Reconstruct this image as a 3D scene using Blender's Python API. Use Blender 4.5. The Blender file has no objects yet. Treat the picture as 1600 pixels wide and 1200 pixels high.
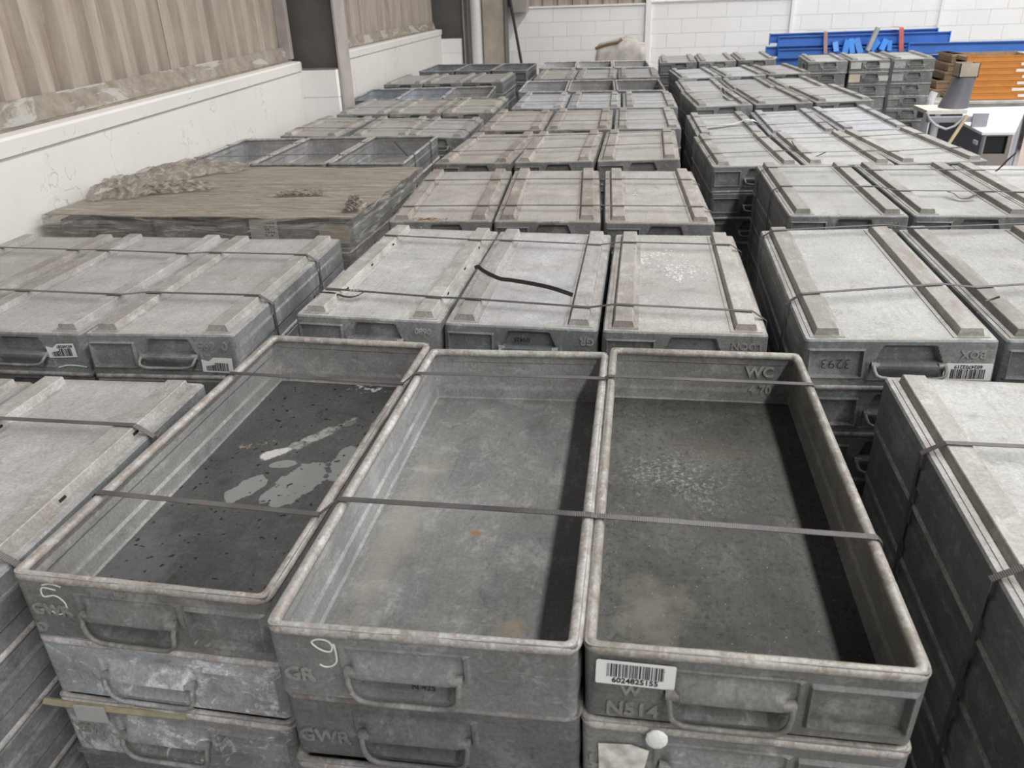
import bpy, bmesh, math, random
from math import sin, cos, pi, radians
from mathutils import Vector, Matrix
import numpy as np

scene = bpy.context.scene
C = scene.collection
rnd = random.Random(11)
CAMZ = 1.902            # eye height; the fitted tray table below is relative to the eye

# ------------------------------------------------------------------ camera
F, PITCH, ROLL, YAW = 1235.09, 0.457934, 0.0352661, -0.1548359
def cam_axes():
    cy, sy, cp, sp = cos(YAW), sin(YAW), cos(PITCH), sin(PITCH)
    fwd = Vector((sy*cp, cy*cp, -sp)); right = Vector((cy, -sy, 0)); down = fwd.cross(right)
    cr, sr = cos(ROLL), sin(ROLL)
    return cr*right+sr*down, -sr*right+cr*down, fwd
RX, RD, RF = cam_axes()
cam_data = bpy.data.cameras.new('camera')
cam = bpy.data.objects.new('camera', cam_data); C.objects.link(cam)
cam.matrix_world = Matrix(((RX.x, -RD.x, -RF.x, 0), (RX.y, -RD.y, -RF.y, 0), (RX.z, -RD.z, -RF.z, CAMZ), (0, 0, 0, 1)))
cam_data.sensor_width = 36; cam_data.lens = F/1600*36
cam_data.clip_start = 0.05; cam_data.clip_end = 200
cam_data.dof.use_dof = True; cam_data.dof.focus_distance = 2.1; cam_data.dof.aperture_fstop = 7.0
scene.camera = cam
def ray(u, v): return RX*((u-800)/F)+RD*((v-600)/F)+RF
def at(u, v, Y):
    d = ray(u, v); d = d*(Y/d.y); return Vector((d.x, d.y, d.z+CAMZ))

# ------------------------------------------------------------------ world, light, exposure
w = bpy.data.worlds.new('world'); scene.world = w; w.use_nodes = True
bg = w.node_tree.nodes['Background']; bg.inputs[0].default_value = (0.92, 0.97, 1.0, 1); bg.inputs[1].default_value = 0.12
def area(name, loc, target, sx, sy, power, col=(1, 1, 1)):
    a = bpy.data.lights.new(name, 'AREA'); a.shape = 'RECTANGLE'; a.size = sx; a.size_y = sy; a.energy = power; a.color = col
    o = bpy.data.objects.new(name, a); C.objects.link(o); o.location = loc
    o.rotation_euler = (Vector(target)-Vector(loc)).to_track_quat('-Z', 'Y').to_euler()
area('rooflight_strip', (3.1, 0, 7.6), (3.1, 0, 0), 0.6, 28, 1480, (1, 0.99, 0.98))        # long translucent strip in the roof
area('fill_strip_right', (8.5, 5, 7.6), (8.5, 5, 0), 1.2, 18, 520, (1, 0.99, 0.98))  # unseen strip lamp added to brighten the far wall and right-facing sides
area('fill_right', (10, 5, 5.0), (0, 5, 1.0), 14, 6, 360, (1, 0.99, 0.98))  # unseen area lamp added as soft fill on right-facing sides
area('fill_front', (7, -8, 5), (0.5, 9, 1.2), 8, 5, 260, (1, 0.99, 0.98))  # unseen fill lamp added behind the camera to lift upright faces
vs = scene.view_settings
vs.view_transform = 'Standard'; vs.look = 'None'; vs.gamma = 1; vs.use_curve_mapping = False; vs.exposure = 0.10

# ------------------------------------------------------------------ material helpers
class NT:
    def __init__(s, name):
        s.m = bpy.data.materials.new(name); s.m.use_nodes = True; s.t = s.m.node_tree
        s.b = s.t.nodes['Principled BSDF']; s.out = s.t.nodes['Material Output']
    def n(s, typ, **kw):
        x = s.t.nodes.new(typ)
        for k, v in kw.items():
            if k.startswith('i_'): x.inputs[int(k[2:])].default_value = v
            else: setattr(x, k, v)
        return x
    def l(s, a, b): s.t.links.new(a, b)
    def math(s, op, a, b=None, clamp=False):
        x = s.n('ShaderNodeMath', operation=op, use_clamp=clamp)
        for i, q in enumerate((a, b)):
            if q is None: continue
            if isinstance(q, (int, float)): x.inputs[i].default_value = q
            else: s.l(q, x.inputs[i])
        return x.outputs[0]
    def noise(s, vec, scale, detail=4, rough=0.55, dist=0.0):
        x = s.n('ShaderNodeTexNoise'); x.inputs['Scale'].default_value = scale; x.inputs['Detail'].default_value = detail
        x.inputs['Roughness'].default_value = rough; x.inputs['Distortion'].default_value = dist
        if vec is not None: s.l(vec, x.inputs['Vector'])
        return x.outputs[0]
    def ramp(s, fac, stops):
        x = s.n('ShaderNodeValToRGB'); e = x.color_ramp.elements
        while len(e) < len(stops): e.new(0.5)
        for q, (p, c) in zip(e, stops):
            q.position = p; q.color = (c, c, c, 1) if isinstance(c, (int, float)) else (*c, 1)
        s.l(fac, x.inputs[0]); return x.outputs[0]
    def mix(s, fac, a, b, typ='MIX'):
        x = s.n('ShaderNodeMix', data_type='RGBA', blend_type=typ)
        for i, q in ((0, fac), (6, a), (7, b)):
            if isinstance(q, (int, float)): x.inputs[i].default_value = q
            elif isinstance(q, tuple): x.inputs[i].default_value = (*q, 1)
            else: s.l(q, x.inputs[i])
        return x.outputs[2]
    def coords(s, rand=True, scale=(1, 1, 1)):
        tc = s.n('ShaderNodeTexCoord'); mp = s.n('ShaderNodeMapping'); mp.inputs['Scale'].default_value = scale
        s.l(tc.outputs['Object'], mp.inputs[0])
        if rand:
            oi = s.n('ShaderNodeObjectInfo'); cm = s.n('ShaderNodeCombineXYZ')
            for i, k in enumerate((37.0, 91.0, 53.0)): s.l(s.math('MULTIPLY', oi.outputs['Random'], k), cm.inputs[i])
            s.l(cm.outputs[0], mp.inputs['Location'])
        return mp.outputs[0]
    def fin(s, col, rough=0.6, metal=0.0, bump=None, bs=0.2, bd=0.002, spec=0.5):
        if isinstance(col, tuple): s.b.inputs['Base Color'].default_value = (*col, 1)
        else: s.l(col, s.b.inputs['Base Color'])
        if isinstance(rough, (int, float)): s.b.inputs['Roughness'].default_value = rough
        else: s.l(rough, s.b.inputs['Roughness'])
        s.b.inputs['Metallic'].default_value = metal; s.b.inputs['Specular IOR Level'].default_value = spec
        if bump is not None:
            x = s.n('ShaderNodeBump'); x.inputs['Strength'].default_value = bs; x.inputs['Distance'].default_value = bd
            s.l(bump, x.inputs['Height']); s.l(x.outputs[0], s.b.inputs['Normal'])
        return s.m

def plain(name, col, rough=0.6, metal=0.0, spec=0.5, var=0.12, sc=8.0):
    t = NT(name); v = t.coords(); n = t.noise(v, sc, 5)
    c = t.mix(t.ramp(n, [(0.3, 0.0), (0.7, 1.0)]), tuple(x*(1-var) for x in col), tuple(min(1, x*(1+var)) for x in col))
    return t.fin(c, rough, metal, t.noise(v, 60, 3), 0.08, 0.002, spec)

def zinc(name, dark, light, stain=(0.20, 0.165, 0.13), stain_amt=0.35, rust=0.0, white=0.25, streak=(3, 3, 3), extra=None, tint=True, scratch=0.22):
    """weathered galvanised sheet: mottling, spangle speckle, brown stains, white bloom, scratches"""
    t = NT(name); v = t.coords()
    n1 = t.noise(v, 2.6, 9, 0.66)
    c = t.mix(t.ramp(n1, [(0.34, 0.0), (0.66, 1.0)]), dark, light)
    v2 = t.coords(scale=streak)
    n2 = t.noise(v2, 2.2, 7, 0.65, 0.6)
    c = t.mix(t.math('MULTIPLY', t.ramp(n2, [(0.46, 0.0), (0.70, 1.0)]), stain_amt), c, stain)
    n3 = t.noise(v, 9.0, 11, 0.74, 0.4)
    c = t.mix(t.math('MULTIPLY', t.ramp(n3, [(0.535, 0.0), (0.60, 1.0)]), white), c, (0.60, 0.595, 0.59))
    n3b = t.noise(t.coords(scale=(1.0, 0.45, 1.6)), 26.0, 8, 0.78, 0.5)
    c = t.mix(t.math('MULTIPLY', t.ramp(n3b, [(0.57, 0.0), (0.63, 1.0)]), white*1.1), c, (0.63, 0.62, 0.61))
    c = t.mix(t.math('MULTIPLY', t.ramp(n3b, [(0.36, 1.0), (0.43, 0.0)]), 0.38), c, tuple(q*0.42 for q in dark))
    c = t.mix(t.math('MULTIPLY', t.ramp(n3, [(0.34, 1.0), (0.44, 0.0)]), 0.34), c, tuple(q*0.45 for q in dark))
    n4 = t.noise(v, 170.0, 2, 0.5)
    c = t.mix(1.0, c, t.ramp(n4, [(0.30, 0.84), (0.70, 1.13)]), 'MULTIPLY')
    # fine scratches, along and across the sheet
    v5 = t.coords(scale=(1.0, 16.0, 16.0)); n5 = t.noise(v5, 9.0, 3, 0.6, 1.5)
    c = t.mix(t.math('MULTIPLY', t.ramp(n5, [(0.62, 0.0), (0.72, 1.0)]), scratch), c, (0.64, 0.63, 0.62))
    v6 = t.coords(scale=(18.0, 1.2, 6.0)); n6 = t.noise(v6, 6.0, 4, 0.6, 0.8)
    c = t.mix(t.math('MULTIPLY', t.ramp(n6, [(0.56, 0.0), (0.68, 1.0)]), 0.25), c, tuple(q*0.55 for q in dark))
    if rust:
        n7 = t.noise(v, 7.0, 8, 0.72, 0.4)
        c = t.mix(t.math('MULTIPLY', t.ramp(n7, [(0.60, 0.0), (0.74, 1.0)]), rust), c, (0.19, 0.095, 0.045))
    if extra: c = extra(t, c)
    if tint:
        oi = t.n('ShaderNodeObjectInfo'); c = t.mix(1.0, c, oi.outputs['Color'], 'MULTIPLY')
    r = t.ramp(n3, [(0.3, 0.42), (0.7, 0.66)])
    return t.fin(c, r, 0.15, n3, 0.14, 0.004, 0.4)

M = {}
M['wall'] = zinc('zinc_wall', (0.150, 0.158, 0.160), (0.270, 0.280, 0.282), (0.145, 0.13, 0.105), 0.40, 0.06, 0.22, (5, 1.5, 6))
M['crust'] = zinc('zinc_wall_crusted', (0.17, 0.175, 0.175), (0.34, 0.345, 0.35), (0.15, 0.135, 0.11), 0.35, 0.05, 0.75, (5, 1.5, 6))
M['inner'] = zinc('zinc_inner', (0.225, 0.232, 0.236), (0.365, 0.368, 0.37), (0.22, 0.20, 0.175), 0.3, 0.0, 0.25, (6, 1, 6))
M['floor_in'] = zinc('zinc_inner_floor', (0.17, 0.175, 0.165), (0.29, 0.29, 0.275), (0.2, 0.18, 0.14), 0.35, 0.0, 0.22)
def extra_rim(t, c):
    v = t.coords(scale=(1, 0.6, 1)); m = t.ramp(t.noise(v, 34, 7, 0.72), [(0.50, 0.0), (0.57, 1.0)])
    c = t.mix(t.math('MULTIPLY', m, 0.55), c, (0.23, 0.185, 0.155))
    m = t.ramp(t.noise(v, 60, 5, 0.7), [(0.56, 0.0), (0.62, 1.0)])
    return t.mix(t.math('MULTIPLY', m, 0.5), c, (0.62, 0.60, 0.585))
def extra_lid(t, c):      # brown wear along the margins of the pressed base
    v = t.coords(); sp = t.n('ShaderNodeSeparateXYZ'); t.l(t.n('ShaderNodeTexCoord').outputs['Object'], sp.inputs[0])
    ax = t.math('MULTIPLY', t.math('ABSOLUTE', sp.outputs['X']), 1/0.2185); ay = t.math('MULTIPLY', t.math('ABSOLUTE', sp.outputs['Y']), 1/0.4905)
    ed = t.math('MAXIMUM', t.ramp(ax, [(0.86, 0.0), (0.99, 1.0)]), t.ramp(ay, [(0.93, 0.0), (0.995, 1.0)]))
    n = t.noise(v, 12, 8, 0.72)
    k = t.math('MULTIPLY', ed, t.ramp(n, [(0.40, 0.0), (0.56, 1.0)]))
    c = t.mix(t.math('MULTIPLY', k, 0.62), c, (0.225, 0.175, 0.135))
    n2 = t.noise(v, 3.0, 6, 0.7, 0.8)
    return t.mix(t.math('MULTIPLY', t.ramp(n2, [(0.55, 0.0), (0.70, 1.0)]), 0.30), c, (0.33, 0.27, 0.215))
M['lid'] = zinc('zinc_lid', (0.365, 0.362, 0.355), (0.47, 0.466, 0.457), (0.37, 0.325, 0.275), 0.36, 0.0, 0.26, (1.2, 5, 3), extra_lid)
M['rim'] = zinc('zinc_rim', (0.31, 0.295, 0.285), (0.52, 0.50, 0.485), (0.20, 0.165, 0.14), 0.45, 0.35, 0.30, (9, 9, 9), extra_rim)
def extra_skid(t, c):     # walked-on tops are browner, with scuffed patches
    sp = t.n('ShaderNodeSeparateXYZ'); t.l(raw_obj(t), sp.inputs[0]); v = t.coords(scale=(3, 1, 3))
    k = t.math('MULTIPLY', t.ramp(t.math('MULTIPLY', sp.outputs['Z'], -10.0), [(0.180, 0.0), (0.190, 1.0)]), t.ramp(t.noise(v, 5.0, 9, 0.75), [(0.42, 0.05), (0.60, 0.75)]))
    oi = t.n('ShaderNodeObjectInfo'); k = t.math('MULTIPLY', k, oi.outputs['Random'])
    return t.mix(k, c, (0.225, 0.195, 0.165))
def raw_obj(t):
    return t.n('ShaderNodeTexCoord').outputs['Object']
M['skid'] = zinc('zinc_skid', (0.31, 0.295, 0.275), (0.45, 0.435, 0.415), (0.24, 0.20, 0.165), 0.4, 0.22, 0.35, (9, 2.5, 5), extra_skid)
M['handle'] = zinc('zinc_handle', (0.15, 0.15, 0.145), (0.30, 0.30, 0.29), (0.12, 0.1, 0.08), 0.4, 0.1, 0.25)
M['letter'] = zinc('zinc_letter', (0.24, 0.245, 0.235), (0.36, 0.36, 0.35), (0.17, 0.155, 0.12), 0.4, 0.0, 0.25)

def ellipse_mask(t, vec, cx, cy, rx, ry, ang, wob=0.35, soft=0.12, nscale=16):
    wob *= 2.2
    mp = t.n('ShaderNodeMapping', vector_type='TEXTURE'); mp.inputs['Location'].default_value = (cx, cy, 0)
    mp.inputs['Rotation'].default_value = (0, 0, ang); mp.inputs['Scale'].default_value = (rx, ry, 1000)
    t.l(vec, mp.inputs[0])
    ln = t.n('ShaderNodeVectorMath', operation='LENGTH'); t.l(mp.outputs[0], ln.inputs[0])
    d = t.math('ADD', ln.outputs['Value'], t.math('MULTIPLY', t.math('SUBTRACT', t.noise(vec, nscale, 6, 0.6), 0.5), wob*2.2))
    return t.ramp(d, [(1.0-soft if 1.0-soft < 1 else 0.99, 1.0), (1.0, 0.0)])
def raw_obj(t):
    return t.n('ShaderNodeTexCoord').outputs['Object']

def extra_A(t, c):      # wet looking dark sheet with dried pale puddle marks and a lime streak
    v = raw_obj(t)
    pale = (0.27, 0.28, 0.275)
    for cx, cy, rx, ry, a in ((-0.062, -0.03, 0.028, 0.060, -0.35), (0.040, 0.0, 0.046, 0.10, -0.25), (0.112, 0.090, 0.027, 0.072, 0.1),
                              (0.135, 0.29, 0.018, 0.05, -0.1), (-0.022, 0.072, 0.03, 0.016, 0.2), (-0.005, 0.185, 0.018, 0.010, 0.1), (0.02, 0.21, 0.012, 0.008, 0.1)):
        c = t.mix(t.math('MULTIPLY', ellipse_mask(t, v, cx, cy, rx, ry, a, 0.30, 0.05, 24), 0.85), c, pale)
    m = ellipse_mask(t, v, -0.005, 0.185, 0.135, 0.020, 0.98, 0.40, 0.3, 22)
    m = t.math('MULTIPLY', m, t.ramp(t.noise(v, 34, 8, 0.75), [(0.40, 0.0), (0.55, 1.0)]))
    c = t.mix(t.math('MULTIPLY', m, 0.75), c, (0.40, 0.40, 0.385))
    m = ellipse_mask(t, v, -0.062, 0.115, 0.040, 0.020, 0.8, 0.35, 0.2, 26)
    c = t.mix(m, c, (0.55, 0.55, 0.53))
    m = ellipse_mask(t, v, -0.125, 0.150, 0.05, 0.016, 0.5, 0.8, 0.5, 40)
    m = t.math('MULTIPLY', m, t.ramp(t.noise(v, 60, 6, 0.75), [(0.52, 0.0), (0.58, 1.0)]))
    c = t.mix(t.math('MULTIPLY', m, 0.8), c, (0.34, 0.27, 0.21))
    c = t.mix(t.math('MULTIPLY', ellipse_mask(t, v, -0.15, -0.36, 0.07, 0.22, 0.0, 0.5, 0.4, 9), 0.30), c, (0.20, 0.21, 0.225))
    m = t.ramp(t.noise(v, 55, 2, 0.5), [(0.665, 0.0), (0.69, 1.0)])
    c = t.mix(t.math('MULTIPLY', m, 0.9), c, (0.012, 0.012, 0.014))
    m = t.math('MULTIPLY', ellipse_mask(t, v, 0.05, 0.465, 0.05, 0.025, 0.0, 0.6, 0.3, 40), t.ramp(t.noise(v, 45, 5, 0.7), [(0.50, 0.0), (0.56, 1.0)]))
    return t.mix(m, c, (0.55, 0.56, 0.56))
def extra_C(t, c):      # black grimy floor, pitted, with a frosting of white crystals in the middle
    v = raw_obj(t)
    c = t.mix(t.math('MULTIPLY', t.ramp(t.noise(v, 85, 6, 0.8), [(0.52, 0.0), (0.62, 1.0)]), 0.75), c, (0.018, 0.018, 0.016))
    m = ellipse_mask(t, v, -0.06, 0.13, 0.17, 0.14, 0.0, 0.5, 0.95, 9)
    m = t.math('MULTIPLY', m, t.ramp(t.noise(v, 120, 5, 0.75), [(0.50, 0.0), (0.64, 1.0)]))
    c = t.mix(t.math('MULTIPLY', m, 0.8), c, (0.40, 0.40, 0.40))
    m = t.ramp(t.noise(v, 210, 2, 0.5), [(0.72, 0.0), (0.75, 1.0)])
    c = t.mix(t.math('MULTIPLY', m, 0.55), c, (0.55, 0.55, 0.53))
    m = ellipse_mask(t, v, -0.12, -0.27, 0.07, 0.10, 0.0, 0.5, 0.8, 12)
    c = t.mix(t.math('MULTIPLY', m, 0.5), c, (0.26, 0.25, 0.21))
    m = ellipse_mask(t, v, 0.02, 0.24, 0.12, 0.05, 0.0, 0.6, 0.9, 8)
    return t.mix(t.math('MULTIPLY', m, 0.35), c, (0.10, 0.075, 0.055))
def extra_B(t, c):
    v = raw_obj(t)
    m = t.ramp(t.noise(v, 14, 9, 0.75, 0.5), [(0.58, 0.0), (0.68, 1.0)])
    m = t.math('MULTIPLY', m, ellipse_mask(t, v, 0.03, -0.33, 0.26, 0.22, 0.0, 0.4, 0.8, 7))
    c = t.mix(t.math('MULTIPLY', m, 0.55), c, (0.52, 0.50, 0.46))
    m = ellipse_mask(t, v, -0.15, -0.1, 0.05, 0.5, 0.0, 0.5, 0.8, 9)
    c = t.mix(t.math('MULTIPLY', m, 0.4), c, (0.36, 0.33, 0.29))
    m = ellipse_mask(t, v, -0.005, -0.08, 0.012, 0.012, 0.0, 0.6, 0.5, 60)
    c = t.mix(m, c, (0.30, 0.15, 0.08))
    m = ellipse_mask(t, v, 0.1, -0.33, 0.035, 0.035, 0.0, 0.7, 0.6, 40)
    return t.mix(t.math('MULTIPLY', m, 0.4), c, (0.30, 0.22, 0.13))
M['floor_A'] = zinc('zinc_floor_wet', (0.060, 0.063, 0.064), (0.105, 0.108, 0.107), (0.08, 0.08, 0.085), 0.3, 0, 0.03, extra=extra_A, scratch=0.03)
M['floor_B'] = zinc('zinc_floor_grey', (0.145, 0.150, 0.148), (0.225, 0.228, 0.222), (0.20, 0.18, 0.15), 0.30, 0, 0.15, extra=extra_B, scratch=0.12)
M['floor_C'] = zinc('zinc_floor_grime', (0.045, 0.046, 0.042), (0.11, 0.111, 0.103), (0.06, 0.05, 0.04), 0.4, 0, 0.05, extra=extra_C, scratch=0.03)
M['paper'] = plain('label_paper', (0.80, 0.80, 0.78), 0.5, var=0.05)
M['ink'] = plain('label_ink', (0.02, 0.02, 0.022), 0.6)
M['chalk'] = plain('chalk', (0.72, 0.72, 0.66), 0.9)
M['hole'] = plain('slot_shadow', (0.01, 0.01, 0.01), 0.9)
def strap_mat():
    t = NT('strap_plastic'); v = t.coords(rand=False)
    wv = t.n('ShaderNodeTexWave', bands_direction='X'); wv.inputs['Scale'].default_value = 110; t.l(v, wv.inputs['Vector'])
    c = t.mix(t.ramp(t.noise(v, 6, 4), [(0.35, 0.0), (0.65, 1.0)]), (0.05, 0.046, 0.045), (0.125, 0.115, 0.11))
    c = t.mix(1.0, c, t.ramp(wv.outputs['Fac'], [(0.2, 0.8), (0.8, 1.15)]), 'MULTIPLY')
    return t.fin(c, 0.38, 0.0, wv.outputs['Fac'], 0.3, 0.001, 0.6)
M['strap'] = strap_mat()
M['crimp'] = plain('crimp_seal', (0.5, 0.5, 0.5), 0.35, 0.6)

# ------------------------------------------------------------------ mesh helpers
class MB:
    def __init__(s): s.v = []; s.f = []; s.m = []
    def add(s, vs, fs, mi=0):
        b = len(s.v); s.v += [tuple(p) for p in vs]
        for f in fs: s.f.append(tuple(b+i for i in f)); s.m.append(mi)
    def box(s, lo, hi, mi=0, T=None):
        x0, y0, z0 = lo; x1, y1, z1 = hi
        p = [Vector(q) for q in ((x0, y0, z0), (x1, y0, z0), (x1, y1, z0), (x0, y1, z0), (x0, y0, z1), (x1, y0, z1), (x1, y1, z1), (x0, y1, z1))]
        if T: p = [T @ q for q in p]
        s.add(p, [(0, 3, 2, 1), (4, 5, 6, 7), (0, 1, 5, 4), (1, 2, 6, 5), (2, 3, 7, 6), (3, 0, 4, 7)], mi)
    def hexa(s, p, mi=0):
        s.add(p, [(0, 3, 2, 1), (4, 5, 6, 7), (0, 1, 5, 4), (1, 2, 6, 5), (2, 3, 7, 6), (3, 0, 4, 7)], mi)
    def prism(s, prof, axis0, axis1, mi=0):
        """extrude a closed 2-D profile given as 3-D points from offset axis0 to axis1"""
        n = len(prof); a0 = Vector(axis0); a1 = Vector(axis1)
        vs = [Vector(p)+a0 for p in prof]+[Vector(p)+a1 for p in prof]
        s.add(vs, [tuple(range(n))[::-1], tuple(range(n, 2*n))]+[(i, (i+1) % n, n+(i+1) % n, n+i) for i in range(n)], mi)
    def tube(s, pts, r, seg=8, mi=0, closed=False, up=Vector((0, 0, 1)), rz=None):
        pts = [Vector(p) for p in pts]; n = len(pts); base = len(s.v); rz = rz or r
        for i, p in enumerate(pts):
            if closed: d = pts[(i+1) % n]-pts[i-1]
            else: d = pts[min(i+1, n-1)]-pts[max(i-1, 0)]
            d.normalize(); sd_ = d.cross(up)
            if sd_.length < 1e-3: sd_ = d.cross(Vector((0, 1, 0)))
            sd_.normalize(); u = sd_.cross(d)
            for k in range(seg):
                a = 2*pi*k/seg; s.v.append(tuple(p+sd_*(cos(a)*r)+u*(sin(a)*rz)))
        for i in range(n if closed else n-1):
            for k in range(seg):
                a, b = base+i*seg, base+((i+1) % n)*seg
                s.f.append((a+k, a+(k+1) % seg, b+(k+1) % seg, b+k)); s.m.append(mi)
        if not closed:
            s.f.append(tuple(base+k for k in range(seg))[::-1]); s.m.append(mi)
            s.f.append(tuple(base+(n-1)*seg+k for k in range(seg))); s.m.append(mi)
    def mesh(s, name, mats, angle=35, smooth=True, fix=True):
        me = bpy.data.meshes.new(name); me.from_pydata(s.v, [], s.f)
        for m in mats: me.materials.append(m)
        me.polygons.foreach_set('material_index', s.m)
        if fix:
            bm = bmesh.new(); bm.from_mesh(me); bmesh.ops.recalc_face_normals(bm, faces=bm.faces); bm.to_mesh(me); bm.free()
        if smooth:
            me.polygons.foreach_set('use_smooth', [True]*len(me.polygons)); me.set_sharp_from_angle(angle=radians(angle))
        me.update(); return me

def link(name, me, parent=None, color=None):
    o = bpy.data.objects.new(name, me); C.objects.link(o)
    if parent: o.parent = parent
    if color: o.color = (*color, 1)
    return o
def tag(o, label=None, cat=None, group=None, kind=None):
    if label: o['label'] = label
    if cat: o['category'] = cat
    if group: o['group'] = group
    if kind: o['kind'] = kind
    return o
def empty(name, loc=(0, 0, 0), rz=0.0):
    o = bpy.data.objects.new(name, None); C.objects.link(o); o.location = loc; o.rotation_euler = (0, 0, rz); o.empty_display_size = 0.1
    return o
_txt = {}
def text_mesh(body, size, depth, mat, bold=0.0):
    k = (body, size, depth, mat.name, bold)
    if k not in _txt:
        cu = bpy.data.curves.new('txt', 'FONT'); cu.body = body; cu.size = size; cu.extrude = depth; cu.offset = bold
        cu.align_x = 'CENTER'; cu.align_y = 'CENTER'; cu.resolution_u = 3
        ob = bpy.data.objects.new('txt', cu); C.objects.link(ob)
        dg = bpy.context.evaluated_depsgraph_get(); me = bpy.data.meshes.new_from_object(ob.evaluated_get(dg))
        me.transform(Matrix.Rotation(pi/2, 4, 'X')); me.materials.clear(); me.materials.append(mat)
        bpy.data.objects.remove(ob); _txt[k] = me
    return _txt[k]
def smooth(a, b, x):
    t = max(0.0, min(1.0, (x-a)/(b-a))); return t*t*(3-2*t)

# ------------------------------------------------------------------ the setting
def wall_mat(name, base, dirt, amt, sc=1.3, bump=0.35, cracks=False):
    t = NT(name); v = t.coords()
    n = t.noise(v, sc, 8, 0.7); c = t.mix(t.math('MULTIPLY', t.ramp(n, [(0.45, 0.0), (0.75, 1.0)]), amt), base, dirt)
    v2 = t.coords(scale=(4, 4, 0.7)); n2 = t.noise(v2, 2.5, 7, 0.7, 0.8)
    c = t.mix(t.math('MULTIPLY', t.ramp(n2, [(0.62, 0.0), (0.70, 1.0)]), amt*0.5), c, dirt)
    n3 = t.noise(v, 9.0, 6, 0.8, 1.5)
    c = t.mix(t.math('MULTIPLY', t.ramp(n3, [(0.70, 0.0), (0.735, 1.0)]), 0.55), c, (0.22, 0.2, 0.19))
    if cracks:
        dv = t.n('ShaderNodeVectorMath', operation='ADD'); nz = t.n('ShaderNodeTexNoise'); nz.inputs['Scale'].default_value = 3.0; nz.inputs['Detail'].default_value = 6
        t.l(v, nz.inputs['Vector']); t.l(v, dv.inputs[0]); t.l(nz.outputs['Color'], dv.inputs[1])
        vo = t.n('ShaderNodeTexVoronoi', feature='DISTANCE_TO_EDGE'); vo.inputs['Scale'].default_value = 2.6; t.l(dv.outputs[0], vo.inputs['Vector'])
        k = t.math('MULTIPLY', t.ramp(vo.outputs['Distance'], [(0.0, 1.0), (0.014, 0.0)]), t.ramp(t.noise(v, 2.3, 5, 0.7), [(0.52, 0.0), (0.60, 1.0)]))
        c = t.mix(t.math('MULTIPLY', k, 0.7), c, (0.20, 0.19, 0.18))
    return t.fin(c, 0.85, 0, t.noise(v, 35, 7, 0.7), bump, 0.006, 0.2)
M['white'] = wall_mat('white_paint', (0.75, 0.725, 0.69), (0.56, 0.53, 0.49), 0.30, cracks=True)
M['block'] = wall_mat('white_blocks', (0.89, 0.88, 0.86), (0.70, 0.69, 0.67), 0.30, 0.9)
M['mortar'] = plain('mortar', (0.84, 0.83, 0.81), 0.9)
M['concrete'] = plain('concrete_floor', (0.30, 0.29, 0.28), 0.85, var=0.25, sc=2)
def clad():
    t = NT('dirty_cladding'); v = t.coords(scale=(3, 3, 0.35)); v1 = t.coords()
    c = t.mix(t.ramp(t.noise(v, 3.0, 8, 0.7, 0.4), [(0.35, 0.0), (0.65, 1.0)]), (0.30, 0.25, 0.205), (0.47, 0.41, 0.35))
    c = t.mix(t.math('MULTIPLY', t.ramp(t.noise(v1, 1.6, 8, 0.7), [(0.5, 0.0), (0.72, 1.0)]), 0.5), c, (0.30, 0.28, 0.25))
    c = t.mix(t.math('MULTIPLY', t.ramp(t.noise(v, 14.0, 6, 0.7), [(0.58, 0.0), (0.70, 1.0)]), 0.35), c, (0.60, 0.57, 0.52))
    return t.fin(c, 0.75, 0, t.noise(v1, 40, 5), 0.15, 0.004, 0.3)
M['clad'] = clad()
def flash():
    t = NT('dirty_flashing'); v = t.coords(scale=(1, 1.2, 6))
    c = t.mix(t.ramp(t.noise(t.coords(), 9.0, 8, 0.75), [(0.35, 0.0), (0.65, 1.0)]), (0.21, 0.175, 0.14), (0.36, 0.315, 0.265))
    c = t.mix(t.ramp(t.noise(v, 1.4, 6, 0.65, 0.8), [(0.54, 0.0), (0.58, 0.8)]), c, (0.46, 0.455, 0.42))
    return t.fin(c, 0.8)
M['flash'] = flash()
M['dust'] = plain('dust_ledge', (0.24, 0.20, 0.165), 0.95, var=0.3)
M['steel'] = plain('dark_column_paint', (0.105, 0.098, 0.092), 0.5, var=0.2, sc=3)
M['steel_pale'] = plain('dusty_column_paint', (0.40, 0.36, 0.335), 0.7, var=0.15, sc=4)
M['beige'] = plain('beige_column_paint', (0.42, 0.37, 0.31), 0.7, var=0.2, sc=4)
M['downpipe'] = plain('white_pipe', (0.80, 0.80, 0.78), 0.5, var=0.04)
M['black'] = plain('black_paint', (0.02, 0.02, 0.02), 0.5)

def struct(o): o['kind'] = 'structure'; return o
mb = MB(); mb.box((-6, -4, -0.12), (12, 16, 0)); struct(link('floor', mb.mesh('floor', [M['concrete']], smooth=False)))

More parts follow.
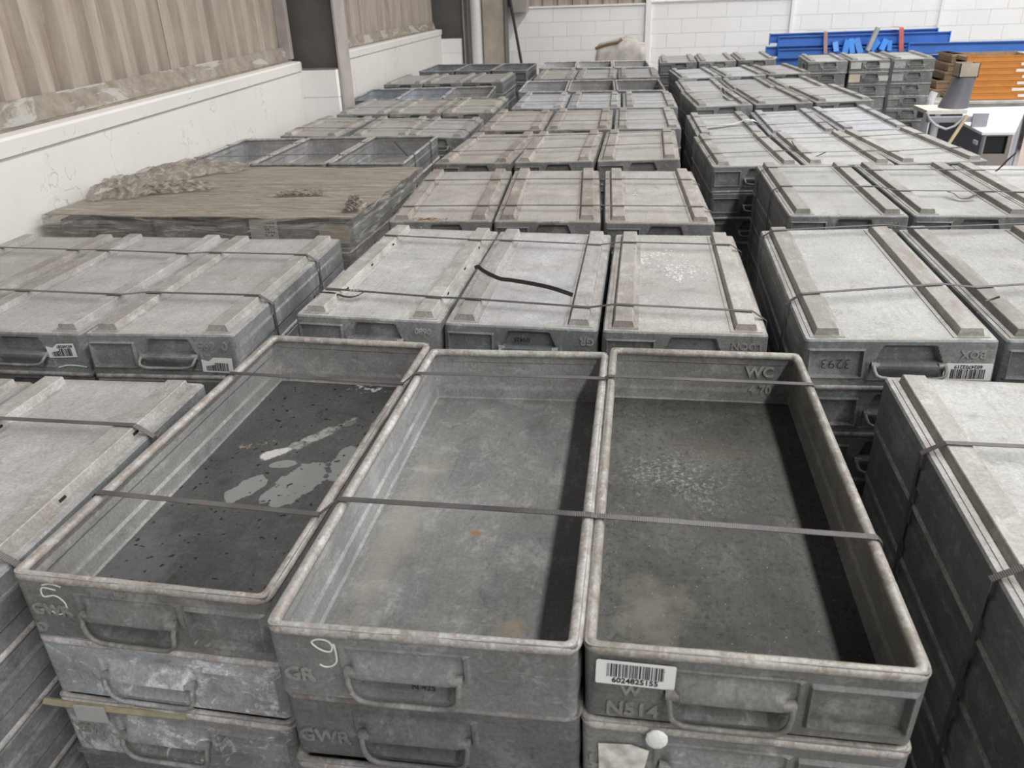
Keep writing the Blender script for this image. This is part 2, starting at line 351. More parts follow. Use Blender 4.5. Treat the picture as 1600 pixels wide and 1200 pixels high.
wl = struct(empty('wall_left', (-2.6, 3, 0)))
def wpart(name, mb_, mats, parent=None, **k):
    parent = parent or wl
    o = link(name, mb_.mesh(name, mats, **k)); o.parent = parent; o.matrix_parent_inverse = Matrix.Translation(-parent.location); return o
ZC = CAMZ-0.465          # coping top
def bay(P, Q, sheets):
    P = Vector((P[0], P[1], 0)); Q = Vector((Q[0], Q[1], 0)); d = (Q-P); ln = d.length; d.normalize(); nrm = Vector((d.y, -d.x, 0))
    if nrm.x < 0: nrm = -nrm
    T = Matrix(((d.x, nrm.x, 0, P.x), (d.y, nrm.y, 0, P.y), (0, 0, 1, 0), (0, 0, 0, 1)))   # local: x along wall, y into the room
    m = MB(); m.box((0, -0.25, 0), (ln, 0, ZC-0.078), 0, T); wpart('masonry', m, [M['white']], smooth=False)
    m = MB()
    pr = [(0, -0.24, ZC-0.075), (0, 0.014, ZC-0.075), (0, 0.016, ZC-0.012), (0, 0.008, ZC), (0, -0.24, ZC+0.012)]
    m.prism([T @ Vector(p) for p in pr], d*0.0, d*ln); wpart('coping', m, [M['white']], smooth=False)
    m = MB(); m.box((0, -0.20, ZC+0.004), (ln, -0.062, ZC+0.014), 0, T); wpart('dust_line', m, [M['dust']], smooth=False)
    m = MB(); m.hexa([T @ Vector(p) for p in ((0, -0.085, ZC+0.012), (ln, -0.085, ZC+0.012), (ln, -0.10, ZC+0.012), (0, -0.10, ZC+0.012), (0, -0.118, ZC+0.115), (ln, -0.118, ZC+0.115), (ln, -0.121, ZC+0.115), (0, -0.121, ZC+0.115))])
    wpart('flashing', m, [M['flash']], smooth=False)
    for k in range(sheets):
        a = ln*k/sheets; b = ln*(k+1)/sheets; n = max(2, round((b-a)/0.30)); p = (b-a)/n; m = MB(); prof = []
        for i in range(n):
            x = a+i*p
            prof += [(x, 0.0), (x+p*0.40, 0.0), (x+p*0.50, -0.055), (x+p*0.90, -0.055)]
        prof.append((b, 0.0))
        off = -0.125-0.003*(k % 2); nn = len(prof); vs_ = []
        for z in (ZC+0.075, ZC+1.9):
            for (x, y) in prof: vs_.append(T @ Vector((x, off+y, z)))
        for z in (ZC+0.075, ZC+1.9):
            for (x, y) in prof: vs_.append(T @ Vector((x, off+y-0.004, z)))
        fs = [(i, i+1, nn+i+1, nn+i) for i in range(nn-1)]+[(2*nn+i, 3*nn+i, 3*nn+i+1, 2*nn+i+1) for i in range(nn-1)]
        fs += [(i, 2*nn+i, 2*nn+i+1, i+1) for i in range(nn-1)]
        m.add(vs_, fs); wpart('cladding_sheet', m, [M['clad']], smooth=False)
    # unseen backing added behind the cladding to stop light leaking through
    m = MB(); m.box((0, -0.30, ZC), (ln, -0.24, ZC+1.9), 0, T); wpart('light_leak_backing', m, [M['steel']], smooth=False)
xw1 = lambda y: -2.566-0.0756*(y-3.04)
xw2 = lambda y: -2.90-0.0265*(y-8.5)
bay((xw1(-1.5), -1.5), (xw1(7.06), 7.06), 8)
bay((xw2(7.45), 7.45), (xw2(13.4), 13.4), 6)
def pier(x0, x1, y0, y1, zt, courses):
    h = zt/courses; m = MB(); m.box((x0+0.004, y0+0.004, 0), (x1-0.004, y1, zt-0.01)); wpart('pier_core', m, [M['mortar']], smooth=False)
    for k in range(courses):
        m = MB(); j = 0.002*((k*7) % 3)
        m.box((x0, y0-j, k*h+0.004), (x1+j, y1, (k+1)*h-0.004)); wpart('block', m, [M['block']], smooth=False)
    m = MB(); m.box((x0-0.02, y0-0.004, zt-0.002), (x1+0.004, y1, zt+0.006)); wpart('ledge_dust', m, [M['dust']], smooth=False)
pier(-3.05, -2.555, 7.06, 7.45, CAMZ-0.535, 6)
pier(-3.25, -2.72, 13.4, 13.99, CAMZ-0.60, 6)
def column(xi, xo, y0, y1, z1, mats, yweb):
    m = MB(); m.box((xo, yweb-0.008, 0), (xi, yweb+0.008, z1)); m.box((xo-0.016, y0, 0), (xo, y1, z1)); 
    o = wpart('steel_column', m, [mats[0]], smooth=False)
    m = MB(); m.box((xi, y0, 0), (xi+0.018, y1, z1)); wpart('column_flange', m, [mats[1]], smooth=False)
column(-2.545, -3.0, 7.12, 7.40, 3.4, (M['steel'], M['steel_pale']), 7.2)
m = MB(); m.box((-3.02, 7.03, ZC+0.02), (-2.93, 7.10, 3.4)); wpart('cladding_trim', m, [M['steel_pale']], smooth=False)
column(-2.68, -3.2, 13.45, 13.7, 3.4, (M['steel'], M['steel_pale']), 13.5)

# far wall: blocks on mortar, pilasters, cladding above
wf = struct(empty('wall_far', (1.5, 14, 0)))
XL, XR, YF = -2.9, 7.2, 14.0
m = MB(); m.box((XL, YF+0.006, 0), (XR, YF+0.25, CAMZ-0.20)); m.box((0.2, YF+0.006, CAMZ-0.20), (XR, YF+0.25, 3.6)); wpart('mortar_backing', m, [M['mortar']], wf, smooth=False)
BW, BH = 0.455, 0.213
bmesh_cache = {}
def block_mesh(wd):
    k = round(wd, 3)
    if k not in bmesh_cache:
        q = MB(); e = 0.010
        q.hexa([(0.002, e, 0.002), (k-0.002, e, 0.002), (k-0.002, 0.03, 0.002), (0.002, 0.03, 0.002), (0.002, e, BH-0.002), (k-0.002, e, BH-0.002), (k-0.002, 0.03, BH-0.002), (0.002, 0.03, BH-0.002)])
        bmesh_cache[k] = q.mesh('block', [M['block']], smooth=False)
    return bmesh_cache[k]
for r in range(3, 12):
    x = XL+(BW/2 if r % 2 else 0)
    while x < XR-0.05:
        if r >= 8 and x < 0.21: x += BW; continue
        if r >= 8 and x+BW > XR: break
        o = link('block', block_mesh(min(BW, XR-x))); o.parent = wf
        o.location = Vector((x, YF-0.012-rnd.random()*0.003, CAMZ-0.215+(r-8)*BH))-wf.location; x += BW
for xa, xb, z1 in ((0.17, 0.255, 3.0), (2.385, 2.43, 3.0), (4.56, 4.59, 3.0)):
    m = MB(); m.box((xa, YF-0.05, 0), (xb, YF+0.02, z1)); wpart('pilaster', m, [M['block']], wf, smooth=False)
m = MB(); m.box((XL, YF-0.03, CAMZ-0.215), (0.17, YF+0.2, CAMZ-0.19)); wpart('wall_cap', m, [M['block']], wf, smooth=False)
m = MB(); m.box((0.255, YF-0.03, CAMZ-0.185), (2.385, YF, CAMZ-0.165)); wpart('sill_line', m, [M['mortar']], wf, smooth=False)
m = MB(); prof = []
for i in range(13):
    x = XL+i*0.24; prof += [(x, 0), (x+0.12, 0), (x+0.14, 0.04), (x+0.22, 0.04)]
nn = len(prof)
m.add([(x, YF+0.02+y, z) for z in (CAMZ-0.23, 3.6) for x, y in prof], [(i, i+1, nn+i+1, nn+i) for i in range(nn-1)])
wpart('cladding_sheet', m, [M['clad']], wf, smooth=False)
# corner steelwork
def corner_piece(name, lo, hi, mat):
    m = MB(); m.box(lo, hi); return wpart(name, m, [mat], wf, smooth=False)
corner_piece('corner_pier', (-2.74, 13.7, 0), (-2.50, 13.99, 3.4), M['block'])
m = MB(); m.tube([(-2.44, 13.4, 0), (-2.44, 13.4, 3.4)], 0.10, 14); wpart('downpipe', m, [M['downpipe']], wf)
m = MB(); m.box((-2.335, 13.30, 0), (-2.0, 13.32, 3.4)); m.box((-2.335, 13.62, 0), (-2.0, 13.64, 3.4)); m.box((-2.18, 13.32, 0), (-2.16, 13.62, 3.4)); wpart('corner_column', m, [M['beige']], wf, smooth=False)
m = MB(); m.box((-2.0, 13.28, 0), (-1.985, 13.66, 3.4)); wpart('column_edge', m, [M['steel']], wf, smooth=False)
# dark pole leaning in the corner, and a grey hopper box hung at the wall head
p0, p1 = at(797, 0, 13.2), at(815, 100, 13.2); d = p1-p0
b0 = p1+d*(p1.z/(-d.z)); b1 = p0-d*0.5
m = MB(); m.tube([b0, p1, p0, b1], 0.022, 8)
tag(link('leaning_pole', m.mesh('leaning_pole', [M['black']])), 'dark slim pole leaning upright in the far left corner of the hall', 'pole')
a = at(803, 19, 13.85); b = at(822, 0, 13.85)
m = MB(); m.hexa([(a.x, 13.6, a.z), (b.x+0.02, 13.6, a.z), (b.x+0.02, 13.95, a.z), (a.x, 13.95, a.z), (a.x-0.05, 13.55, a.z+0.35), (b.x+0.07, 13.55, a.z+0.35), (b.x+0.07, 13.95, a.z+0.35), (a.x-0.05, 13.95, a.z+0.35)])
wpart('rain_hopper', m, [M['steel_pale']], wf, smooth=False)

# ------------------------------------------------------------------ the tray
H = 0.134                      # wall height; skids add 0.014 below
PITCH_T = 0.134
HXB, HXT, HYB, HYT = 0.2175, 0.2195, 0.4905, 0.4920
XC, FX0, FX1, FZ0, FZ1 = -0.024, 0.079, 0.204, 0.025, 0.0975
def front_h(x, z, frame=True):
    u = abs(x-XC); h = 0.0
    if 0.0595 <= z <= 0.100:
        h += 0.016*smooth(0.100, 0.062, z)*smooth(0.080, 0.066, u)
    elif 0.012 < z < 0.0595:
        wd = 0.073-0.018*((0.058-z)/0.046); h += -0.026*smooth(0.010, 0.030, z)*smooth(wd+0.004, wd-0.005, u)
    if abs(z-0.1035) < 0.0012 and u < 0.088: h += 0.003      # embossed outline round the pocket
    if 0.092 > u > 0.0865 and 0.05 < z < 0.1035: h += 0.003
    if frame and FX0-0.005 < x < FX1+0.005 and FZ0-0.005 < z < FZ1+0.005:
        dx = min(abs(x-FX0), abs(x-FX1)); dz = min(abs(z-FZ0), abs(z-FZ1))
        dd = min(dx if FZ0-0.001 < z < FZ1+0.001 else 9, dz if FX0-0.001 < x < FX1+0.001 else 9)
        if dd < 0.0013: h += 0.0065
        elif FX0 < x < FX1 and FZ0 < z < FZ1: h -= 0.008
    return h
XS = sorted([-0.2035, -0.19, -0.15, -0.12]+[XC+s*q for s in (-1, 1) for q in (0.0955, 0.0915, 0.0870, 0.0835, 0.080, 0.0765, 0.073, 0.0695, 0.066, 0.0625, 0.059, 0.055, 0.051, 0.03)]+[XC]
          +[FX0-0.0045, FX0-0.0011, FX0+0.0011, FX0+0.0045, 0.11, 0.14, 0.172, FX1-0.0045, FX1-0.0008, FX1+0.0008])
ZS = [0.004, 0.012, 0.0155, FZ0-0.0035, FZ0-0.0008, FZ0+0.0008, FZ0+0.0035, 0.034, 0.040, 0.050, 0.0585, 0.0600, 0.064, 0.070, 0.076, 0.082, 0.088, 0.091, FZ1-0.0035, FZ1-0.0008, FZ1+0.0008, 0.1020, 0.1030, 0.1042, 0.1055, 0.112, 0.121, H]
def outline():
    """(corner-type, x-fraction data) for a loop: straight front with XS, three corner arcs etc."""
    pts = []
    for x in XS: pts.append(('f', x))
    r = 0.013
    def arc(sx, sy, a0):
        for k in range(1, 4): pts.append(('c', sx, sy, a0+k*pi/8))
    arc(1, -1, -pi/2)
    for t in (-0.9, -0.5, 0.0, 0.5, 0.9): pts.append(('r', t))
    arc(1, 1, 0)
    for t in (0.92, 0.5, 0.0, -0.5, -0.92): pts.append(('b', t))
    arc(-1, 1, pi/2)
    for t in (0.9, 0.5, 0.0, -0.5, -0.9): pts.append(('l', t))
    arc(-1, -1, pi)
    return pts
OUT = outline()
def loop(z, off, frame, hscale=1.0):
    f = z/H; hx = HXB+(HXT-HXB)*f; hy = HYB+(HYT-HYB)*f; r = 0.013; res = []
    bead = 0.0042 if 0.037 < z < 0.084 else 0.0
    for p in OUT:
        if p[0] == 'f':
            o = off+front_h(p[1], z, frame)*hscale; res.append((p[1], -hy-o, z))
        elif p[0] == 'c':
            cx, cy = p[1]*(hx-r), p[2]*(hy-r); rr = r+off; res.append((cx+cos(p[3])*rr, cy+sin(p[3])*rr, z))
        elif p[0] == 'r': res.append((hx+off+bead, p[1]*(hy-0.02), z))
        elif p[0] == 'l': res.append((-hx-off-bead, p[1]*(hy-0.02), z))
        else: res.append((p[1]*(hx-0.02), hy+off+(0.0025 if 0.03 < z < 0.10 else 0.0), z))
    return res
def body_mesh(name, frame, floor_mat, wall_mat_=None):
    m = MB(); n = len(OUT)
    m.add(loop(0.0, -0.004, frame, 0), [tuple(range(n))[::-1]], 1)
    prev = 0; base = n
    for z in ZS:
        m.v += loop(z, 0, frame); 
        for i in range(n): m.f.append((prev+i, prev+(i+1) % n, base+(i+1) % n, base+i)); m.m.append(0)
        prev = base; base += n
    first = True
    for z in ZS[::-1]:
        m.v += loop(z, -0.003, frame)
        for i in range(n): m.f.append((prev+i, prev+(i+1) % n, base+(i+1) % n, base+i)); m.m.append(2)
        prev = base; base += n
    m.v += loop(0.0025, -0.009, frame, 0)
    for i in range(n): m.f.append((prev+i, prev+(i+1) % n, base+(i+1) % n, base+i)); m.m.append(2)
    m.f.append(tuple(range(base, base+n))); m.m.append(3)
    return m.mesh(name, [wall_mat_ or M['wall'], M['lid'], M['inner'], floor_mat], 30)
BODY = {'std': body_mesh('tray_body', True, M['floor_in']), 'A': body_mesh('tray_body', True, M['floor_A']),
        'B': body_mesh('tray_body', False, M['floor_B']), 'C': body_mesh('tray_body', True, M['floor_C']), 'crust': body_mesh('tray_body', True, M['floor_in'], M['crust'])}
def rim_mesh():
    m = MB(); pts = []; hx, hy, r = HXT-0.0055, HYT-0.0055, 0.016
    for sx, sy, a0 in ((1, -1, -pi/2), (1, 1, 0), (-1, 1, pi/2), (-1, -1, pi)):
        for k in range(6):
            a = a0+k*pi/10; pts.append((sx*(hx-r)+cos(a)*r, sy*(hy-r)+sin(a)*r, H-0.0075))
        n = len(pts)
    full = []
    for i, p in enumerate(pts):     # add points along the long straights so the roll can wander a little
        full.append(Vector(p)); q = Vector(pts[(i+1) % len(pts)])
        if (q-Vector(p)).length > 0.1:
            for k in range(1, 8): full.append(Vector(p).lerp(q, k/8)+Vector((rnd.uniform(-1, 1)*0.0007, rnd.uniform(-1, 1)*0.0007, rnd.uniform(-1, 1)*0.0006)))
    m.tube(full, 0.0098, 10, 0, True, rz=0.0085)
    return m.mesh('rolled_rim', [M['rim']], 60)
RIM = rim_mesh()
SKX, SKL = 0.162, 0.4625
def skid_mesh():
    m = MB()
    m.prism([(-0.0300, 0, 0.001), (-0.0245, 0, -0.0185), (-0.0228, 0, -0.020), (0.0228, 0, -0.020), (0.0245, 0, -0.0185), (0.0300, 0, 0.001)], (0, -SKL, 0), (0, SKL, 0))
    m.box((-0.041, -SKL-0.010, -0.0018), (0.041, SKL+0.010, 0.001))
    return m.mesh('skid', [M['skid']], 20)
SKID = skid_mesh()
def bail_mesh(inv):
    m = MB(); y = -HYB
    if inv: half = [(0.079, y-0.004, 0.061), (0.0800, y-0.016, 0.063), (0.0795, y-0.027, 0.069), (0.076, y-0.033, 0.077), (0.066, y-0.036, 0.082), (0.045, y-0.037, 0.084)]
    else: half = [(0.079, y-0.002, 0.064), (0.0800, y-0.012, 0.062), (0.0795, y-0.016, 0.050), (0.077, y-0.015, 0.032), (0.071, y-0.014, 0.021), (0.060, y-0.0135, 0.014), (0.04, y-0.013, 0.012)]
    pts = [(XC-x, yy, z) for x, yy, z in half]+[(XC+x, yy, z) for x, yy, z in half[::-1]]
    m.tube(pts, 0.0045, 8, 0, up=Vector((0.1, 1, 0.2)))
    for s in (-1, 1): m.tube([(XC+s*0.066, y-0.008, 0.064), (XC+s*0.084, y-0.006, 0.063)], 0.009, 8)
    return m.mesh('bail_handle', [M['handle']], 50)
BAIL = {True: bail_mesh(True), False: bail_mesh(False)}
slot = MB()
for yy in (-0.27, -0.02, 0.23): slot.tube([(0, yy-0.009, 0), (0, yy+0.009, 0)], 0.004, 6)
SLOT = slot.mesh('slot_holes', [M['hole']])

def tray(key, P, inv, tint, body='std', name='tray'):
    """P = x, y, z(top plane), yaw, slope-x, slope-y"""
    x, y, z, t, sx, sy = P
    ex = Vector((cos(t), sin(t), sx)).normalized(); ey = Vector((-sin(t), cos(t), sy)); ez = ex.cross(ey).normalized(); ey = ez.cross(ex)
    R = Matrix((ex, ey, ez)).transposed().to_4x4()
    if inv: R = R @ Matrix.Rotation(pi, 4, 'Y'); loc = Vector((x, y, z))
    else: loc = Vector((x, y, z))-ez*H
    root = bpy.data.objects.new(name, None); C.objects.link(root); root.empty_display_size = 0.1
    root.matrix_world = Matrix.Translation(loc) @ R
    c = tint
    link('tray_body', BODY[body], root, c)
    link('rolled_rim', RIM, root, c)
    for s in (-1, 1):
        k = link('skid', SKID, root, (lambda g: tuple(q*g for q in c))(0.92+0.14*rnd.random())); k.location = (s*SKX, 0, 0)
    link('bail_handle', BAIL[inv], root, c)
    return root
def emboss(root, body, x, z, size=0.030, inside=False, rot=0, depth=0.0020, color=(1, 1, 1)):
    o = link('embossed_letters', text_mesh(body, size, depth, M['letter'], 0.0009), root, color)
    o.location = (x, (HYT-0.0045) if inside else -HYT+0.0002, z)
    o['label'] = 'embossed metal letters'
    return o
def barcode(root, x, z, number, wd=0.106, ht=0.043, tilt=0.0, torn=False, seed=1, y=None):
    r = random.Random(seed); y = -HYT-0.0048 if y is None else y
    m = MB()
    if torn:
        pl = [(-wd/2, ht/2), (-wd/2, -ht/2), (wd*0.1, -ht/2), (wd*0.28, -ht*0.22), (wd/2, -ht*0.35), (wd/2, ht/2)]
    else: pl = [(-wd/2+0.002, ht/2), (-wd/2, ht/2-0.002), (-wd/2, -ht/2+0.002), (-wd/2+0.002, -ht/2), (wd/2-0.002, -ht/2), (wd/2, -ht/2+0.002), (wd/2, ht/2-0.002), (wd/2-0.002, ht/2)]
    m.prism([(a, 0, b) for a, b in pl], (0, 0, 0), (0, 0.0012, 0))
    lab = link('barcode_label', m.mesh('barcode_label', [M['paper']], smooth=False), root); lab.location = (x, y, z); lab.rotation_euler = (0, tilt, 0)
    lab['label'] = 'torn white barcode sticker' if torn else 'white barcode sticker'
    m = MB(); q = -wd*0.36
    while q < wd*0.36:
        b = r.choice((0.0008, 0.0008, 0.0016, 0.0024)); lo = -ht*0.16
        if torn and q > wd*0.05: lo = -ht*0.02+ht*0.1*min(1, (q-wd*0.05)/(wd*0.3))
        m.box((q, -0.0005, lo), (q+b, 0.0002, ht*0.40)); q += b+r.choice((0.0008, 0.0012, 0.0018))
    link('barcode_bars', m.mesh('barcode_bars', [M['ink']], smooth=False), lab)
    if number:
        o = link('barcode_digits', text_mesh(number, 0.0125, 0.0003, M['ink'], 0.0003), lab); o.location = (-wd*0.16 if torn else 0, -0.0003, -ht*0.31)
    return lab
def chalk(root, strokes, x, z, label):
    m = MB()
    def cr(P):
        out = []
        for i in range(len(P)-1):
            q = [Vector(P[max(0, min(len(P)-1, i+j))]) for j in (-1, 0, 1, 2)]
            for k in range(5):
                t = k/5; out.append(0.5*((2*q[1])+(q[2]-q[0])*t+(2*q[0]-5*q[1]+4*q[2]-q[3])*t*t+(3*q[1]-q[0]-3*q[2]+q[3])*t**3))
        return out+[Vector(P[-1])]
    for s in strokes: m.tube([(a, 0, b) for a, b in cr(s)], 0.0015, 5, up=Vector((0, 1, 0)), rz=0.0009)
    o = link('chalk_mark', m.mesh('chalk_mark', [M['chalk']]), root); o.location = (x, -HYT-0.0006, z); o['label'] = label; return o

# fitted trays: block letter + row + column -> x, y, z (relative to eye), yaw, slopes
TR = {'M0A': (-0.7345, 1.368, -0.8109, -0.0248, -0.0131, 0.0025), 'M0B': (-0.2617, 1.2741, -0.7827, -0.0077, 0.012, -0.01), 'M0C': (0.1849, 1.2856, -0.7813, -0.0095, -0.0019, 0.0048),
'M1a': (-0.7275, 2.5306, -0.8267, -0.0151, -0.0255, -0.0076), 'M1b': (-0.2833, 2.5174, -0.8355, -0.0102, -0.0202, -0.0056), 'M1c': (0.1655, 2.4787, -0.828, -0.0133, 0.0008, -0.0081), 
'M2a': (-0.7984, 3.6421, -0.8296, 0.0542, -0.004, 0.008), 'M2b': (-0.3486, 3.6371, -0.8266, 0.0485, -0.0116, 0.0081), 'M2c': (0.109, 3.6296, -0.8288, 0.0324, -0.0152, 0.0081), 
'M3a': (-0.8425, 4.8672, -0.8298, -0.0449, 0.0131, 0.0031), 'M3b': (-0.4024, 4.8432, -0.8217, -0.0164, 0.0171, 0.0008), 'M3c': (0.052, 4.8192, -0.8101, -0.0164, 0.0195, -0.0005), 
'M4a': (-0.8084, 5.9311, -0.8195, 0.02, -0.0073, -0.0055), 'M4b': (-0.3523, 5.9392, -0.8198, 0.0103, -0.0011, -0.0023), 'M4c': (0.1019, 5.9439, -0.8204, 0.0103, -0.0011, -0.0023), 
'M5a': (-0.7639, 7.1724, -0.8357, 0.0168, -0.0061, 0.0025), 'M5b': (-0.3129, 7.1799, -0.8384, 0.0168, -0.0061, 0.0025), 'M5c': (0.1381, 7.1875, -0.8412, 0.0168, -0.0061, 0.0025), 
'M6a': (-0.8456, 8.187, -0.8126, 0.0384, -0.0088, -0.0003), 'M6b': (-0.3926, 8.2044, -0.8166, 0.0384, -0.0088, -0.0003), 'M6c': (0.0604, 8.2218, -0.8206, 0.0384, -0.0088, -0.0003), 
'M7a': (-0.846, 9.4789, -0.8253, 0.0114, -0.003, 0.0024), 'M7b': (-0.3942, 9.484, -0.8266, 0.0114, -0.003, 0.0024), 'M7c': (0.0576, 9.4892, -0.828, 0.0114, -0.003, 0.0024), 
'M8a': (-0.9365, 10.79, -0.8196, 0.0411, -0.0109, -0.0002), 'M8b': (-0.4851, 10.8086, -0.8245, 0.0411, -0.0109, -0.0002), 'M8c': (-0.0336, 10.8271, -0.8294, 0.0411, -0.0109, -0.0002), 
'L1a': (-2.2126, 2.3682, -0.8265, 0.0208, -0.0014, -0.0008), 'L1b': (-1.756, 2.3676, -0.8246, 0.0169, -0.0101, 0.0016), 'L1c': (-1.2872, 2.341, -0.814, 0.0347, -0.0009, -0.0101), 
'L2a': (-2.255, 3.62, -0.829, -0.03, 0., 0.), 'L2b': (-1.805, 3.605, -0.829, -0.03, 0., 0.), 'L2c': (-1.355, 3.59, -0.829, -0.03, 0., 0.), 
'L3a': (-2.3893, 4.8136, -0.8262, 0.0432, 0.0047, -0.0112), 'L3b': (-1.9274, 4.8108, -0.8198, 0.0295, 0.0016, -0.0107), 'L3c': (-1.4788, 4.8384, -0.8226, 0.0313, -0.0044, -0.0083), 
'L4a': (-2.3081, 6.1382, -0.8776, 0.007, -0.0247, -0.005), 'L4b': (-1.8246, 6.1653, -0.8892, 0.073, -0.0198, -0.0075), 'L4c': (-1.4048, 6.1939, -0.9032, 0.0258, -0.0262, -0.0067), 
'L5a': (-2.2443, 7.1691, -0.8614, 0.0172, -0.0038, -0.0021), 'L5b': (-1.7935, 7.1769, -0.8631, 0.0172, -0.0038, -0.0021), 'L5c': (-1.3427, 7.1847, -0.8648, 0.0172, -0.0038, -0.0021), 
'L6a': (-2.527, 8.3127, -0.8734, 0.0775, -0.0026, 0.0013), 'L6b': (-2.0788, 8.3475, -0.8745, 0.0775, -0.0026, 0.0013), 'L6c': (-1.6305, 8.3823, -0.8757, 0.0775, -0.0026, 0.0013), 
'L7a': (-2.4999, 9.475, -0.848, -0.0034, 0.0033, 0.002), 'L7b': (-2.0493, 9.4735, -0.8465, -0.0034, 0.0033, 0.002), 'L7c': (-1.5987, 9.4719, -0.8451, -0.0034, 0.0033, 0.002), 
'L8a': (-2.3867, 10.6615, -0.8156, -0.0088, -0.0076, 0.0022), 'L8b': (-1.9343, 10.6575, -0.8191, -0.0088, -0.0076, 0.0022), 'L8c': (-1.4819, 10.6535, -0.8225, -0.0088, -0.0076, 0.0022), 
'R1a': (0.6656, 2.3311, -0.7674, -0.0275, 0.035, 0.0013), 'R1b': (1.134, 2.3672, -0.774, -0.023, 0.0198, 0.0032), 'R1c': (1.5892, 2.3568, -0.765, -0.023, 0.0198, 0.0032), 
'R2a': (0.8279, 3.5936, -0.7917, -0.0064, 0.0022, -0.0001), 'R2b': (1.3046, 3.6742, -0.8098, -0.003, -0.0037, 0.0025), 'R2c': (1.7508, 3.6684, -0.8139, -0.0048, -0.0057, 0.0029), 
'R3a': (0.615, 4.6647, -0.8159, 0.0348, 0.0109, -0.0057), 'R3b': (1.0834, 4.74, -0.824, 0.0267, 0.0028, -0.0026), 'R3c': (1.514, 4.7828, -0.8197, 0.0788, 0.0179, 0.0047), 
'R4a': (0.637, 5.9392, -0.8642, 0.0181, 0.0146, 0.0012), 'R4b': (1.1019, 5.9689, -0.8582, -0.0001, 0.0262, 0.0086), 'R4c': (1.5392, 6.0248, -0.8475, 0.0275, 0.0238, 0.0103), 
'R5a': (0.6721, 7.0681, -0.8221, 0.071, 0.0145, 0.0054), 'R5b': (1.1218, 7.1001, -0.8156, 0.071, 0.0145, 0.0054), 'R5c': (1.5715, 7.1322, -0.8091, 0.071, 0.0145, 0.0054), 
'R6a': (0.6624, 8.4444, -0.8661, 0.0244, 0.0065, -0.002), 'R6b': (1.1124, 8.4554, -0.8631, 0.0244, 0.0065, -0.002), 'R6c': (1.5624, 8.4664, -0.8602, 0.0244, 0.0065, -0.002), 
'R7a': (0.659, 9.4241, -0.8364, 0.0778, 0.0167, 0.0044), 'R7b': (1.1085, 9.4591, -0.8289, 0.0778, 0.0167, 0.0044), 'R7c': (1.5579, 9.4941, -0.8213, 0.0778, 0.0167, 0.0044), 
'R8a': (0.538, 10.8112, -0.7899, -0.0111, 0.0132, 0.0083), 'R8b': (0.9909, 10.8062, -0.784, -0.0111, 0.0132, 0.0083), 'R8c': (1.4438, 10.8012, -0.778, -0.0111, 0.0132, 0.0083), 
'RRa': (2.1884, 10.4917, -0.7982, -0.0012, 0.0089, 0.0019), 'RRb': (2.6595, 10.4603, -0.7915, -0.0717, 0.0108, 0.0009), 'RRc': (3.1281, 10.4276, -0.783, -0.1349, 0.0153, 0.0012), 
'R0a': (0.807, 1.272, -0.83, -0.0316, 0., 0.), 'R0b': (1.257, 1.258, -0.83, -0.0316, 0., 0.), 'R0c': (1.707, 1.244, -0.83, -0.0316, 0., 0.), 
'L0a': (-2.128, 1.1, -0.838, 0.012, 0., 0.), 'L0b': (-1.68, 1.11, -0.838, 0.012, 0., 0.), 'L0c': (-1.223, 1.12, -0.83, 0.012, 0., 0.),}

for i, k in enumerate('abc'):
    TR['RR'+k] = (1.965+0.457*(i+0.5)*cos(-0.071)+0.495*0.071, 10.112+0.457*(i+0.5)*sin(-0.071)+0.495, -0.794+0.014*0.457*(i-1), -0.071, 0.010, 0.0)
for k in TR: TR[k] = (TR[k][0], TR[k][1], TR[k][2]+CAMZ, *TR[k][3:])
OPEN = {'M0', 'L3', 'L6', 'M6', 'L8', 'M8'}
EXTRA = {'M0A': 3, 'M0B': 3, 'M0C': 3, 'L0c': 4, 'L1c': 2, 'L1b': 2, 'M1c': 3, 'M1a': 2, 'M2c': 2, 'M3c': 2, 'R0a': 5, 'R1a': 4, 'R1b': 2, 'R2a': 4, 'R3a': 3, 'R4a': 3,
         'R5a': 2, 'R6a': 2, 'R7a': 2, 'R8a': 2, 'R8b': 2, 'R8c': 2, 'RRa': 6, 'RRb': 6, 'RRc': 6, 'L2a': 2, 'L2b': 2, 'L2c': 2, 'L3c': 2, 'L7c': 2, 'L8c': 2}
ORD = ['first', 'second', 'third', 'fourth', 'fifth', 'sixth', 'seventh', 'eighth', 'ninth']
BLK = {'L': 'along the left wall', 'M': 'in the middle row', 'R': 'in the right row'}
DOWN = ['topmost', 'second down', 'third down', 'fourth down', 'fifth down', 'sixth down']
POS = {'a': 'left', 'b': 'centre', 'c': 'right', 'A': 'left', 'B': 'centre', 'C': 'right'}
